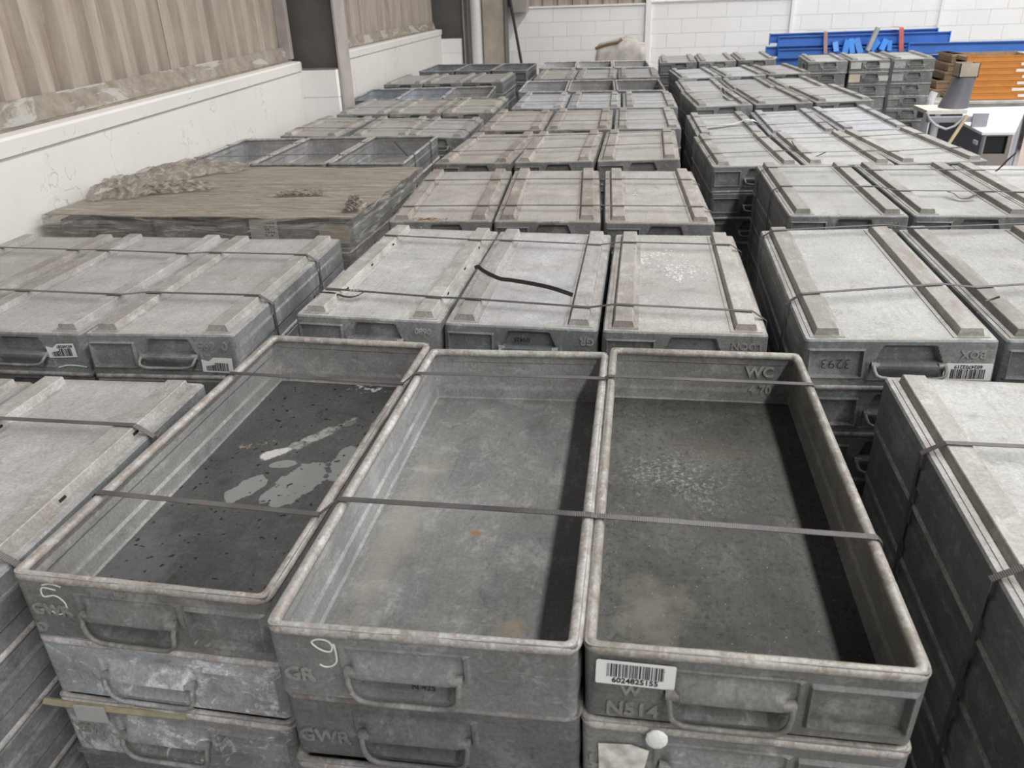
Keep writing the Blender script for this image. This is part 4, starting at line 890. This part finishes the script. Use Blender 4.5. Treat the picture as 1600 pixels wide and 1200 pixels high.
# ---------------------------------------------------------------- the film wrapped stack
def wrapped():
    x0, x1, y0, y1 = -2.505, -1.098, 3.075, 4.115; zt = CAMZ-0.795
    t = NT('brown_sheet'); v = t.coords(scale=(1.0, 11, 3)); v1 = t.coords()
    c = t.mix(t.ramp(t.noise(v, 2.5, 8, 0.7, 0.5), [(0.35, 0.0), (0.68, 1.0)]), (0.25, 0.205, 0.16), (0.40, 0.35, 0.295))
    c = t.mix(t.math('MULTIPLY', t.ramp(t.noise(v, 6.0, 8, 0.75, 1.0), [(0.52, 0.0), (0.57, 1.0)]), 0.75), c, (0.56, 0.51, 0.45))
    c = t.mix(t.math('MULTIPLY', t.ramp(t.noise(v, 11.0, 5, 0.7, 1.0), [(0.56, 0.0), (0.61, 1.0)]), 0.75), c, (0.13, 0.10, 0.075))
    msheet = t.fin(c, 0.45, 0, t.noise(v, 5, 8, 0.75), 0.8, 0.02, 0.5)
    m = MB(); nx, ny = 28, 20; q = random.Random(4)
    ang = -0.03
    def W(x, y, z):
        cx, cy = (x0+x1)/2, (y0+y1)/2; dx, dy = x-cx, y-cy
        return (cx+cos(ang)*dx-sin(ang)*dy, cy+sin(ang)*dx+cos(ang)*dy, z)
    for zz in (0, -0.004):
        for j in range(ny+1):
            for i in range(nx+1):
                m.v.append(W(x0+(x1-x0)*i/nx, y0+(y1-y0)*j/ny, zt+zz+0.004*sin(j*1.3+i*0.2)*sin(i*0.35+1)+q.uniform(-1, 1)*0.0012))
    b = (nx+1)*(ny+1)
    for j in range(ny):
        for i in range(nx):
            a = j*(nx+1)+i; m.f.append((a, a+1, a+nx+2, a+nx+1)); m.m.append(0); m.f.append((b+a, b+a+nx+1, b+a+nx+2, b+a+1)); m.m.append(0)
    edge = [j for j in range(nx+1)]
    for e in ([(i, i+1) for i in range(nx)], [(ny*(nx+1)+i+1, ny*(nx+1)+i) for i in range(nx)], [((j+1)*(nx+1), j*(nx+1)) for j in range(ny)], [(j*(nx+1)+nx, (j+1)*(nx+1)+nx) for j in range(ny)]):
        for a, c_ in e: m.f.append((c_, a, b+a, b+c_)); m.m.append(0)
    sh = link('cover_sheet', m.mesh('cover_sheet', [msheet], 60)); tag(sh, 'dusty brown cover sheet on top of the film wrapped stack by the left wall', 'sheet')
    # stretch film
    f = NT('stretch_film'); v = f.coords(rand=False, scale=(1, 1, 1))
    tr = f.n('ShaderNodeBsdfTransparent'); tr.inputs[0].default_value = (0.90, 0.89, 0.86, 1); ms = f.n('ShaderNodeMixShader')
    v2 = f.n('ShaderNodeMapping'); v2.inputs['Scale'].default_value = (1.4, 1.4, 12.0); f.l(v, v2.inputs[0])
    n = f.noise(v2.outputs[0], 3.0, 7, 0.7, 1.2)
    f.l(f.ramp(n, [(0.40, 0.12), (0.52, 0.26), (0.62, 0.66), (0.72, 0.85)]), ms.inputs[0])
    f.b.inputs['Base Color'].default_value = (0.56, 0.54, 0.50, 1); f.b.inputs['Roughness'].default_value = 0.22; f.b.inputs['Specular IOR Level'].default_value = 0.7
    bp = f.n('ShaderNodeBump'); bp.inputs['Strength'].default_value = 0.7; bp.inputs['Distance'].default_value = 0.01; f.l(n, bp.inputs['Height']); f.l(bp.outputs[0], f.b.inputs['Normal'])
    f.l(tr.outputs[0], ms.inputs[1]); f.l(f.b.outputs[0], ms.inputs[2]); f.l(ms.outputs[0], f.out.inputs[0])
    m = MB(); loop_ = []
    e = 0.008
    cs = [(x0-e, y0-e), (x1+e, y0-e), (x1+e, y1+e), (x0-e, y1+e)]
    for k in range(4):
        (ax, ay), (bx_, by_) = cs[k], cs[(k+1) % 4]; n_ = 36 if k % 2 == 0 else 26
        for i in range(n_): loop_.append((ax+(bx_-ax)*i/n_, ay+(by_-ay)*i/n_))
    L_ = len(loop_); zs = [zt+0.002, zt-0.02, zt-0.05, zt-0.08, zt-0.11, zt-0.14, zt-0.17, zt-0.21, zt-0.26, zt-0.31, zt-0.38, zt-0.46]
    cx, cy = (x0+x1)/2, (y0+y1)/2
    for r_, z in enumerate(zs):
        for i, (x, y) in enumerate(loop_):
            s = 0.005*sin(i*0.9+r_*1.7)+0.004*sin(i*2.3-r_*2.9)+q.uniform(-1, 1)*0.002
            if r_ == 0: s = -0.002
            d = Vector((x-cx, y-cy, 0)).normalized(); m.v.append(W(x+d.x*s, y+d.y*s, z+0.006*sin(i*0.7+r_)*(r_ > 0)))
    for r_ in range(len(zs)-1):
        for i in range(L_):
            a, b = r_*L_, (r_+1)*L_; m.f.append((a+i, b+i, b+(i+1) % L_, a+(i+1) % L_)); m.m.append(0)
    fl = link('stretch_film', m.mesh('stretch_film', [f.m], 60, fix=False)); tag(fl, 'torn clear stretch film wound round the stack by the left wall', 'film')
    # crumpled bunch of film along the back left corner
    def crumple(cx, cy, lx, ly, hz, ang_, seed, name='film_bunch'):
        q = random.Random(seed); m = MB(); nu, nv = 64, 48
        ph = [q.uniform(0, 6) for _ in range(12)]
        for j in range(nv+1):
            for i in range(nu+1):
                u, v_ = i/nu*2-1, j/nv*2-1
                env = max(0.0, 1-u*u)*max(0.0, 1-v_*v_)
                rid = abs(sin(u*3+ph[0]+v_*4.0))*0.55+abs(sin(v_*7+ph[1]-u*3.1))*0.40+abs(sin((u*0.5+v_)*14+ph[2]))*0.16
                z = hz*(env**0.6)*(0.35+rid)+q.uniform(0, 1)*0.004
                x = u*lx*(1+0.12*sin(v_*5+ph[3]))+0.01*sin(v_*17+ph[4]); y = v_*ly*(1+0.2*sin(u*4+ph[5]))+0.01*sin(u*19+ph[6])
                m.v.append((cx+cos(ang_)*x-sin(ang_)*y, cy+sin(ang_)*x+cos(ang_)*y, zt+0.007+z))
        for j in range(nv):
            for i in range(nu):
                a = j*(nu+1)+i; m.f.append((a, a+1, a+nu+2, a+nu+1)); m.m.append(0)
        o = link(name, m.mesh(name, [fb], 50, fix=False)); o.parent = fl; o['label'] = 'crumpled bunch of brownish film'
    fb = plain('film_bunch', (0.37, 0.335, 0.285), 0.28, 0, 0.6, 0.35, 14)
    tr2 = fb.node_tree; b_ = tr2.nodes['Principled BSDF']; mix_ = tr2.nodes.new('ShaderNodeMixShader'); t_ = tr2.nodes.new('ShaderNodeBsdfTransparent'); mix_.inputs[0].default_value = 0.45
    tr2.links.new(t_.outputs[0], mix_.inputs[1]); tr2.links.new(b_.outputs[0], mix_.inputs[2]); tr2.links.new(mix_.outputs[0], tr2.nodes['Material Output'].inputs[0])
    a = on(300, 268, -0.79); crumple(a.x+0.02, a.y-0.02, 0.26, 0.12, 0.045, 0.35, 1)
    a = on(262, 280, -0.79); crumple(a.x, a.y, 0.10, 0.24, 0.05, -0.45, 2)
    a = on(195, 300, -0.79); crumple(a.x, a.y, 0.14, 0.16, 0.055, 0.5, 3)
    a = on(280, 297, -0.79); crumple(a.x, a.y, 0.16, 0.06, 0.035, 0.3, 4)
    a = on(470, 303, -0.79); crumple(a.x, a.y, 0.10, 0.04, 0.012, 0.1, 5)
    a = on(555, 325, -0.79); crumple(a.x, a.y, 0.03, 0.05, 0.04, 0.1, 6)
    # paper labels behind the film on the front face
    for k, (u, v, wd, ht, mat) in enumerate(((414, 357, 0.125, 0.085, plain('film_label', (0.55, 0.54, 0.53), 0.5)), (525, 364, 0.13, 0.075, plain('film_card', (0.48, 0.41, 0.33), 0.7)))):
        p = at(u, v, 3.10); m = MB(); m.box((-wd/2, -0.0015, -ht/2), (wd/2, 0, ht/2)); o = link('paper_label', m.mesh('paper_label', [mat], smooth=False)); o.parent = fl; o.location = (p.x, 3.098-0.03*(p.x+1.8), p.z); o.rotation_euler = (0, 0, -0.03)
        o['label'] = ('grey printed label', 'tan card label')[k]
        m = MB()
        for i in range(4):
            for j in range(5):
                if q.random() < 0.7: m.box((0.005+i*0.012, -0.003, -0.03+j*0.013), (0.013+i*0.012, -0.0015, -0.022+j*0.013))
        if k == 0: link('label_print', m.mesh('label_print', [M['ink']], smooth=False), o)
wrapped()

# ---------------------------------------------------------------- far right: beams, boxes, cabinet, hopper
blue = plain('blue_enamel', (0.055, 0.175, 0.55), 0.35, var=0.15, sc=3)
blue_d = plain('blue_enamel_bright', (0.015, 0.20, 0.66), 0.35, var=0.15, sc=3)
red = plain('red_sling', (0.55, 0.16, 0.13), 0.7)
YB = 13.0
def beam(u0, v0, u1, v1, Y, hgt, label, dep=0.05, ends=True):
    a, b = at(u0, v0, Y), at(u1, v1, Y); d = (b-a); ln = d.length; d.normalize(); up = Vector((0, 0, 1)); up = (up-d*up.dot(d)).normalized(); ny = d.cross(up)
    if ny.y < 0: ny = -ny
    m = MB()
    pr = [(0, 0), (0, -hgt), (dep, -hgt), (dep, -hgt*0.28), (dep*0.55, -hgt*0.28), (dep*0.55, 0)]
    T = lambda x, y, z: a+d*x+ny*y+up*z
    m.prism([a+ny*(dep-y)+up*z for y, z in pr], d*0.0, d*ln)
    m.prism([a+ny*y+up*z for y, z in ((-0.012, 0.008), (-0.012, -0.006), (dep, -0.006), (dep, 0.008))], d*0, d*ln)
    o = link('beam', m.mesh('beam', [blue], smooth=False))
    o.name = 'racking_beam'
    if ends:
        for q in (0, ln-0.012):
            mm = MB(); mm.prism([T(q, y, z) for y, z in ((-0.014, 0.014), (-0.014, -hgt-0.02), (dep, -hgt-0.02), (dep, 0.014))], d*0, d*0.012)
            e = link('end_plate', mm.mesh('end_plate', [blue_d], smooth=False), o)
    tag(o, label, 'beam', 'blue racking beams by the far wall'); return o
beam(1203, 54, 1466, 45, YB+0.12, 0.12, 'rearmost topmost blue beam against the white far wall')
beam(1216, 58, 1486, 50, YB, 0.13, 'long blue beam second from top, lashed with two red slings')
beam(1197, 74, 1462, 64, YB+0.05, 0.13, 'blue beam third from top in the lashed pile')
beam(1216, 78, 1475, 70, YB-0.07, 0.12, 'blue beam fourth from top, front of the lashed pile')
beam(1190, 93, 1478, 86, YB, 0.13, 'blue beam fifth from top, half hidden by the tall tray stack')
beam(1190, 108, 1472, 101, YB, 0.12, 'lowest visible blue beam behind the tall tray stack')
beam(1420, 68, 1660, 63, YB-0.35, 0.13, 'single long blue beam running out past the orange boxes', 0.06)
# bearers carrying the pile
pz = at(1300, 110, YB).z-0.13
grey = plain('grey_timber', (0.36, 0.34, 0.31), 0.85, var=0.25, sc=12)
for k, u in enumerate((1250, 1440)):
    p = at(u, 108, YB); m = MB(); m.box((p.x-0.06, YB-0.25, 0), (p.x+0.06, YB+0.25, p.z-0.12)); m.box((p.x-0.09, YB-0.3, 0), (p.x+0.09, YB+0.3, 0.06))
    tag(link('trestle', m.mesh('trestle', [grey], smooth=False)), ('left', 'right')[k]+' timber trestle under the blue beams behind the tall stack', 'trestle')
# short blue posts lying on the pile
def post(u0, v0, u1, v1, Y, wd, label, mat):
    a, b = at(u0, v0, Y), at(u1, v1, Y+0.06); d = (b-a).normalized(); s = d.cross(Vector((0, 1, 0))).normalized()*wd/2; y = Vector((0, 0.04, 0)); m = MB()
    m.hexa([a-s-y, a+s-y, a+s+y, a-s+y, b-s-y, b+s-y, b+s+y, b-s+y])
    return tag(link('blue_bracket' if mat is blue_d else 'flat_bar', m.mesh('bracket', [mat], smooth=False)), label, 'bracket' if mat is blue_d else 'bar', 'blue brackets on the beams' if mat is blue_d else None)
W_ = ('first', 'second', 'third', 'fourth', 'fifth', 'sixth', 'seventh')
for k, (u0, v0, u1, v1, wd) in enumerate(((1306, 80, 1304, 65, 0.07), (1319, 83, 1324, 62, 0.08), (1331, 83, 1329, 60, 0.07), (1344, 83, 1337, 60, 0.08), (1360, 78, 1372, 63, 0.09), (1376, 78, 1384, 61, 0.08), (1388, 79, 1390, 63, 0.06))):
    post(u0, v0, u1, v1, YB-0.128, wd, W_[k]+' blue bracket from the left standing against the lashed beams', blue_d)
post(1355, 79, 1372, 43, YB-0.21, 0.05, 'grey flat bar leaning diagonally across the blue beams', plain('grey_bar', (0.34, 0.34, 0.33), 0.5))
for k, (u, va, vb) in enumerate(((1290, 50, 84), (1408, 44, 80))):
    a, b = at(u, va, YB-0.1), at(u-1, vb, YB-0.1)
    m = ribbon([a+Vector((-0.15*(1-k)-0.05, 0.28, 0.01)), a+Vector((0, 0.05, 0.012)), a+Vector((0, -0.02, 0)), b+Vector((0, -0.03, 0))], 0.06 if k else 0.05, 0.003, Vector((1, 0, 0)), 'sling', red if k else plain('faded_sling', (0.42, 0.27, 0.25), 0.8))
    tag(link('lashing_sling', m), ('faded pink sling round the left end of the blue beams', 'red sling round the right half of the blue beams')[k], 'sling')
# orange shelf panels
orange = plain('orange_board', (0.62, 0.24, 0.045), 0.6, var=0.08); brown = plain('brown_side', (0.34, 0.23, 0.14), 0.8, var=0.2, sc=20); wedge = plain('white_edge', (0.85, 0.82, 0.78), 0.6)
YO = 10.6
ztop = at(1550, 87, YO).z; zbot = at(1550, 156, YO).z; nO = 7; hO = (ztop-zbot)/nO
for k in range(nO):
    z1 = ztop-k*hO; z0 = z1-hO+0.004; uo = (0, 2, 4, 2, 6, 3, -14)[k]
    xa = at(1508+uo, 110, YO).x; xb = at(1612, 110, YO).x+0.05
    r = empty('orange_box', ((xa+xb)/2, YO+0.3, z0)); lc = r.location
    def rel(q): return tuple(a-b for a, b in zip(q, lc))
    m = MB(); m.box(rel((xa, YO, z0)), rel((xb, YO+0.02, z1))); m.box(rel((xa, YO-0.006, z1-0.012)), rel((xb, YO+0.02, z1))); link('front_board', m.mesh('front_board', [orange], smooth=False), r)
    m = MB(); m.box(rel((xa, YO+0.02, z0)), rel((xa+0.015, YO+0.62, z1-0.01))); m.box(rel((xb-0.015, YO+0.02, z0)), rel((xb, YO+0.62, z1-0.01))); m.box(rel((xa, YO+0.02, z0)), rel((xb, YO+0.62, z0+0.012))); m.box(rel((xa, YO+0.6, z0)), rel((xb, YO+0.62, z1))); link('side_board', m.mesh('side_board', [brown], smooth=False), r)
    m = MB()
    if k in (1, 4): m.box(rel((xa-0.05, YO-0.008, z0+0.01)), rel((xa+0.03, YO+0.1, z1-0.01)))
    m.box(rel((xb-0.14-0.04*(k % 3), YO-0.009, z0+0.025)), rel((xb+0.0, YO, z0+0.055)))
    link('white_corner', m.mesh('white_corner', [wedge], smooth=False), r)
    tag(r, '%s orange fronted box from the top in the orange stack' % (W_[k]), 'box', 'orange boxes at the far right')
# brown cartons left of them
ca = plain('carton', (0.36, 0.25, 0.16), 0.85, var=0.15, sc=10)
zc0 = at(1485, 152, 10.9).z
for k in range(5):
    hh = 0.098; u0 = (1462, 1466, 1476, 1479, 1482)[k]; xa = at(u0, 120, 10.95).x; xb = at(1500, 120, 10.95).x; z0 = zc0+k*hh
    m = MB(); m.box((xa, 10.95, z0), (xb, 11.45, z0+hh-0.004)); m.box((xa-0.01, 10.94, z0+hh-0.03), (xb+0.005, 11.46, z0+hh-0.004))
    tag(link('carton', m.mesh('carton', [ca], smooth=False)), '%s brown carton from the bottom, left of the orange stack' % W_[k], 'carton', 'brown cartons beside the orange stack')
# pallet load under both: grey boards on timber bearers down to the floor
xa = at(1450, 158, 10.5).x; zb_ = min(zbot, zc0)
slab = plain('grey_board', (0.45, 0.45, 0.43), 0.7, var=0.2)
n_b = 6; hb_ = 0.028
for k in range(n_b):
    z1 = zb_-0.002-k*hb_; off = (0.0, 0.05, -0.04, 0.03, -0.02, 0.0)[k]
    m = MB(); m.box((xa+off, 10.45+0.02*(k % 2), z1-hb_+0.004), (6.2, 11.6, z1))
    tag(link('grey_board', m.mesh('grey_board', [slab], smooth=False)), '%s grey board from the top under the orange boxes' % W_[k], 'board', 'grey boards under the orange boxes')
zz = zb_-0.002-n_b*hb_
for k, x in enumerate((xa+0.15, (xa+6.2)/2, 5.9)):
    m = MB(); m.box((x-0.06, 10.5, 0), (x+0.06, 11.55, zz+0.004)); m.box((x-0.10, 10.5, 0), (x+0.10, 11.55, 0.05))
    tag(link('timber_bearer', m.mesh('timber_bearer', [grey], smooth=False)), ('left', 'middle', 'right')[k]+' timber bearer holding the grey boards', 'bearer')
# white topped cabinet
YC = 7.0
purple = plain('slate_laminate', (0.105, 0.105, 0.14), 0.5, var=0.1); whit = plain('white_laminate', (0.80, 0.80, 0.84), 0.4, var=0.03)
a, b = at(1536, 207, YC), at(1584, 206, YC); zt = (a.z+b.z)/2; xa, xb = a.x, b.x
zb2 = at(1540, 244, YC).z
r = empty('cabinet', ((xa+xb)/2, YC+1.3, 0)); lc = r.location
def part(name, boxes, mat):
    m = MB()
    for lo_, hi_ in boxes: m.box(tuple(p-q for p, q in zip(lo_, lc)), tuple(p-q for p, q in zip(hi_, lc)))
    return link(name, m.mesh(name, [mat], smooth=False), r)
zr_ = zt-CAMZ
fl_, fr_ = Vector((xa, YC, zt)), Vector((xb, YC, zt)); brc, blc = on(1603, 166, zr_), on(1462, 170, zr_)
def slab_(name, quad, z0, z1, mat, lbl=None):
    m = MB(); m.hexa([Vector((q.x, q.y, z0))-lc for q in quad]+[Vector((q.x, q.y, z1))-lc for q in quad]); o = link(name, m.mesh(name, [mat], smooth=False), r)
    if lbl: o['label'] = lbl
def thick(a_, b_, w_=0.018):
    d_ = (b_-a_).normalized(); n_ = Vector((d_.y, -d_.x, 0))*w_; return [a_, b_, b_+n_, a_+n_]
slab_('top_board', [fl_+Vector((-0.008, -0.008, 0)), fr_+Vector((0.008, -0.008, 0)), brc+Vector((0.01, 0.0, 0)), blc+Vector((-0.01, 0, 0))], zt-0.02, zt, whit)
slab_('side_panel', thick(fl_, blc), 0, zt-0.02, purple, 'slate side panel')
slab_('side_panel', thick(brc, fr_), 0, zt-0.02, plain('lilac_laminate', (0.46, 0.46, 0.52), 0.5), 'pale lilac side panel')
slab_('back_panel', thick(blc, brc), 0, zt-0.02, purple)
part('front_frame', [((xa+0.018, YC, 0), (xa+0.032, YC+0.02, zt-0.018)), ((xb-0.03, YC, 0), (xb, YC+0.02, zt-0.018)), ((xa+0.032, YC, zt-0.03), (xb-0.03, YC+0.02, zt-0.018)), ((xa+0.032, YC, 0), (xb-0.03, YC+0.02, zb2+0.015))], plain('brown_frame', (0.26, 0.22, 0.20), 0.6))
part('dark_opening', [((xa+0.03, YC+0.03, zb2), (xb-0.028, YC+0.045, zt-0.028))], plain('opening_shade', (0.008, 0.012, 0.014), 0.25))  # near-black panel standing in for the shade inside the opening
part('white_tab', [((xa-0.012, YC+0.05, zb2+0.08), (xa, YC+0.13, zb2+0.11))], whit)
tag(r, 'slate sided cabinet with white top and dark opening, beyond the right row', 'cabinet')
# slim side table with white leg, hopper standing on it
YT = 7.35
a, b = at(1449, 172, YT), at(1512, 173, YT); zt2 = (a.z+b.z)/2

r = empty('side_table', ((a.x+b.x)/2, YT+0.3, 0)); lc = r.location
part('table_top', [((a.x, YT, zt2-0.03), (b.x, YT+0.36, zt2))], plain('cream_top', (0.70, 0.67, 0.60), 0.5))
part('apron', [((a.x+0.03, YT+0.03, zt2-0.10), (b.x-0.02, YT+0.06, zt2-0.03)), ((a.x+0.03, YT+0.30, zt2-0.10), (b.x-0.02, YT+0.33, zt2-0.03))], purple)
l0 = at(1461, 195, YT+0.05).x
for (x, y, zl) in ((l0, YT+0.05, 0), (l0, YT+0.31, 0), (b.x-0.05, YT+0.05, zt), (b.x-0.05, YT+0.31, zt)):
    m = MB(); m.tube([(x-lc.x, y-lc.y, zl), (x-lc.x, y-lc.y, zt2-0.03)], 0.030 if zl == 0 else 0.015, 12); link('leg', m.mesh('leg', [whit]), r)
tag(r, 'small cream topped table with white round legs beside the cabinet', 'table')
# duct hopper on it
m = MB(); c0 = at(1489, 167, YT+0.18); c1 = at(1499, 120, YT+0.18); hz = c1.z-zt2
rings = [(0.118, 0, 0), (0.114, 0.02, 0), (0.097, hz*0.45, 0.02), (0.086, hz, 0.045)]
for rad, z, ox in rings:
    for s_ in (1, 0.94):
        for i in range(24):
            an = 2*pi*i/24; m.v.append((cos(an)*rad*s_+ox, sin(an)*rad*s_, z))
for j in range(3):
    for i in range(24):
        A_, B_ = j*48, (j+1)*48; i2 = (i+1) % 24
        m.f += [(A_+i, A_+i2, B_+i2, B_+i), (A_+24+i, B_+24+i, B_+24+i2, A_+24+i2)]; m.m += [0, 0]
for i in range(24):
    i2 = (i+1) % 24; A_ = 3*48; m.f += [(A_+i, A_+i2, A_+24+i2, A_+24+i), (i, 24+i, 24+i2, i2)]; m.m += [0, 0]
hx = c0.x
ho = link('duct_cone', m.mesh('duct_cone', [plain('slate_paint', (0.145, 0.145, 0.165), 0.4, var=0.1)], 40)); ho.location = (hx, YT+0.18, zt2)
tag(ho, 'slate grey tapered duct standing on the small table', 'duct')
m = MB(); s = 0.075
for q in ((-s, -s, 0, s, -s+0.006, 0.11), (-s, s-0.006, 0, s, s, 0.11), (-s, -s, 0, -s+0.006, s, 0.11), (s-0.006, -s, 0, s, s, 0.11), (-s, -s, 0, s, s, 0.006)): m.box(q[:3], q[3:])
bo = link('open_carton', m.mesh('open_carton', [plain('pale_card', (0.46, 0.40, 0.32), 0.8, var=0.2)], smooth=False)); bo.location = (hx+0.045, YT+0.18, zt2+hz)
tag(bo, 'small pale open carton on top of the slate duct', 'carton')
# grey rail arm with end plate, hose and tan lath leaning on the table edge
gp = plain('grey_rail', (0.30, 0.30, 0.33), 0.5)
e0, e1 = at(1452, 179, YT-0.06), at(1522, 182, YT-0.06); m = MB(); m.box((e0.x, YT-0.08, zt2-0.085), (e1.x, YT-0.005, zt2-0.045))
ra = link('rail_arm', m.mesh('rail_arm', [gp], smooth=False)); tag(ra, 'grey rail along the front edge of the small table', 'rail')
pa = at(1528, 181, YT-0.1); m = MB(); m.box((e1.x-0.02, YT-0.095, zt2-0.12), (e1.x+0.10, YT-0.08, zt2-0.015)); link('end_plate', m.mesh('end_plate', [gp], smooth=False), ra)
m = MB(); m.tube([at(1448, 176, YT-0.13), at(1452, 186, YT-0.13), at(1462, 196, YT-0.13), at(1478, 202, YT-0.13), at(1492, 197, YT-0.13), at(1504, 186, YT-0.12), at(1508, 180, YT-0.11)], 0.010, 8)
tag(link('hose', m.mesh('hose', [plain('grey_hose', (0.42, 0.42, 0.44), 0.5)])), 'thin grey hose sagging in front of the small table', 'hose')
q0, q1 = at(1511, 181, YT-0.12), at(1484, 222, YT-0.26); d = q1-q0; q2 = q1+d*(q1.z/(-d.z))
m = MB(); m.tube([q0, q2], 0.016, 4); tag(link('tan_lath', m.mesh('tan_lath', [plain('tan_wood', (0.38, 0.30, 0.18), 0.7)], smooth=False)), 'tan lath leaning against the small table', 'lath')
# pinkish board standing at the far right edge
a = at(1592, 222, 7.3); m = MB(); m.hexa([(a.x, 7.25, 0), (a.x+0.9, 6.9, 0), (a.x+0.91, 6.93, 0), (a.x+0.01, 7.28, 0), (a.x+0.10, 7.45, a.z+0.18), (a.x+1.0, 7.1, a.z+0.18), (a.x+1.01, 7.13, a.z+0.18), (a.x+0.11, 7.48, a.z+0.18)])
tag(link('leaning_board', m.mesh('leaning_board', [plain('pink_board', (0.66, 0.54, 0.47), 0.7)], smooth=False)), 'pale pinkish board standing at the right edge beside the cabinet', 'board')
# white wrapped roll between the tall stack and the table
a = at(1458, 153, 9.6); m = MB(); m.tube([(a.x-0.02, 9.6, 0), (a.x-0.02, 9.6, a.z-0.02), (a.x+0.0, 9.6, a.z+0.06)], 0.04, 10)
tag(link('white_roll', m.mesh('white_roll', [whit])), 'white roll standing between the tall tray stack and the small table', 'roll')
# bulk bag against the far wall
bm = bmesh.new(); bmesh.ops.create_cube(bm, size=1.0); bmesh.ops.subdivide_edges(bm, edges=bm.edges, cuts=9, use_grid_fill=True)
p0, p1 = at(930, 92, 12.4), at(1008, 92, 12.4); pt = at(975, 63, 12.4); wd = p1.x-p0.x; ht = pt.z
q = random.Random(8)
for v_ in bm.verts:
    x, y, z = v_.co; bul = 1+0.035*cos(z*pi)+0.02*sin(x*9+z*7)
    top = 0.0
    if z > 0.3: top = -0.10*smooth(-0.1, -0.5, x)+0.025*sin(x*11)+0.02*sin(y*9+2)-0.05*smooth(0.2, 0.5, x)
    k = 1-0.05*smooth(0.40, 0.5, abs(z))
    v_.co = Vector((x*wd*bul*k, y*0.75*bul*k, (z+0.5)*ht+top+q.uniform(-1, 1)*0.008*(z > -0.49)))
    if v_.co.z < 0: v_.co.z = 0
me = bpy.data.meshes.new('bulk_bag'); bm.to_mesh(me); bm.free()
me.materials.append(plain('woven_bag', (0.50, 0.465, 0.42), 0.85, var=0.22, sc=9)); me.polygons.foreach_set('use_smooth', [True]*len(me.polygons))
bg_ = link('bulk_bag', me); bg_.location = ((p0.x+p1.x)/2, 12.75, 0); tag(bg_, 'lumpy beige bulk bag standing against the white far wall', 'bag')
m = MB(); m.tube([(-wd*0.5, -0.34, ht-0.10), (-wd*0.3, -0.36, ht-0.055), (-wd*0.05, -0.37, ht-0.02), (wd*0.02, -0.33, ht+0.01)], 0.022, 7)
o = link('bag_hem', m.mesh('bag_hem', [plain('brown_hem', (0.20, 0.13, 0.08), 0.9)]), bg_); o['label'] = 'brown rolled top hem'
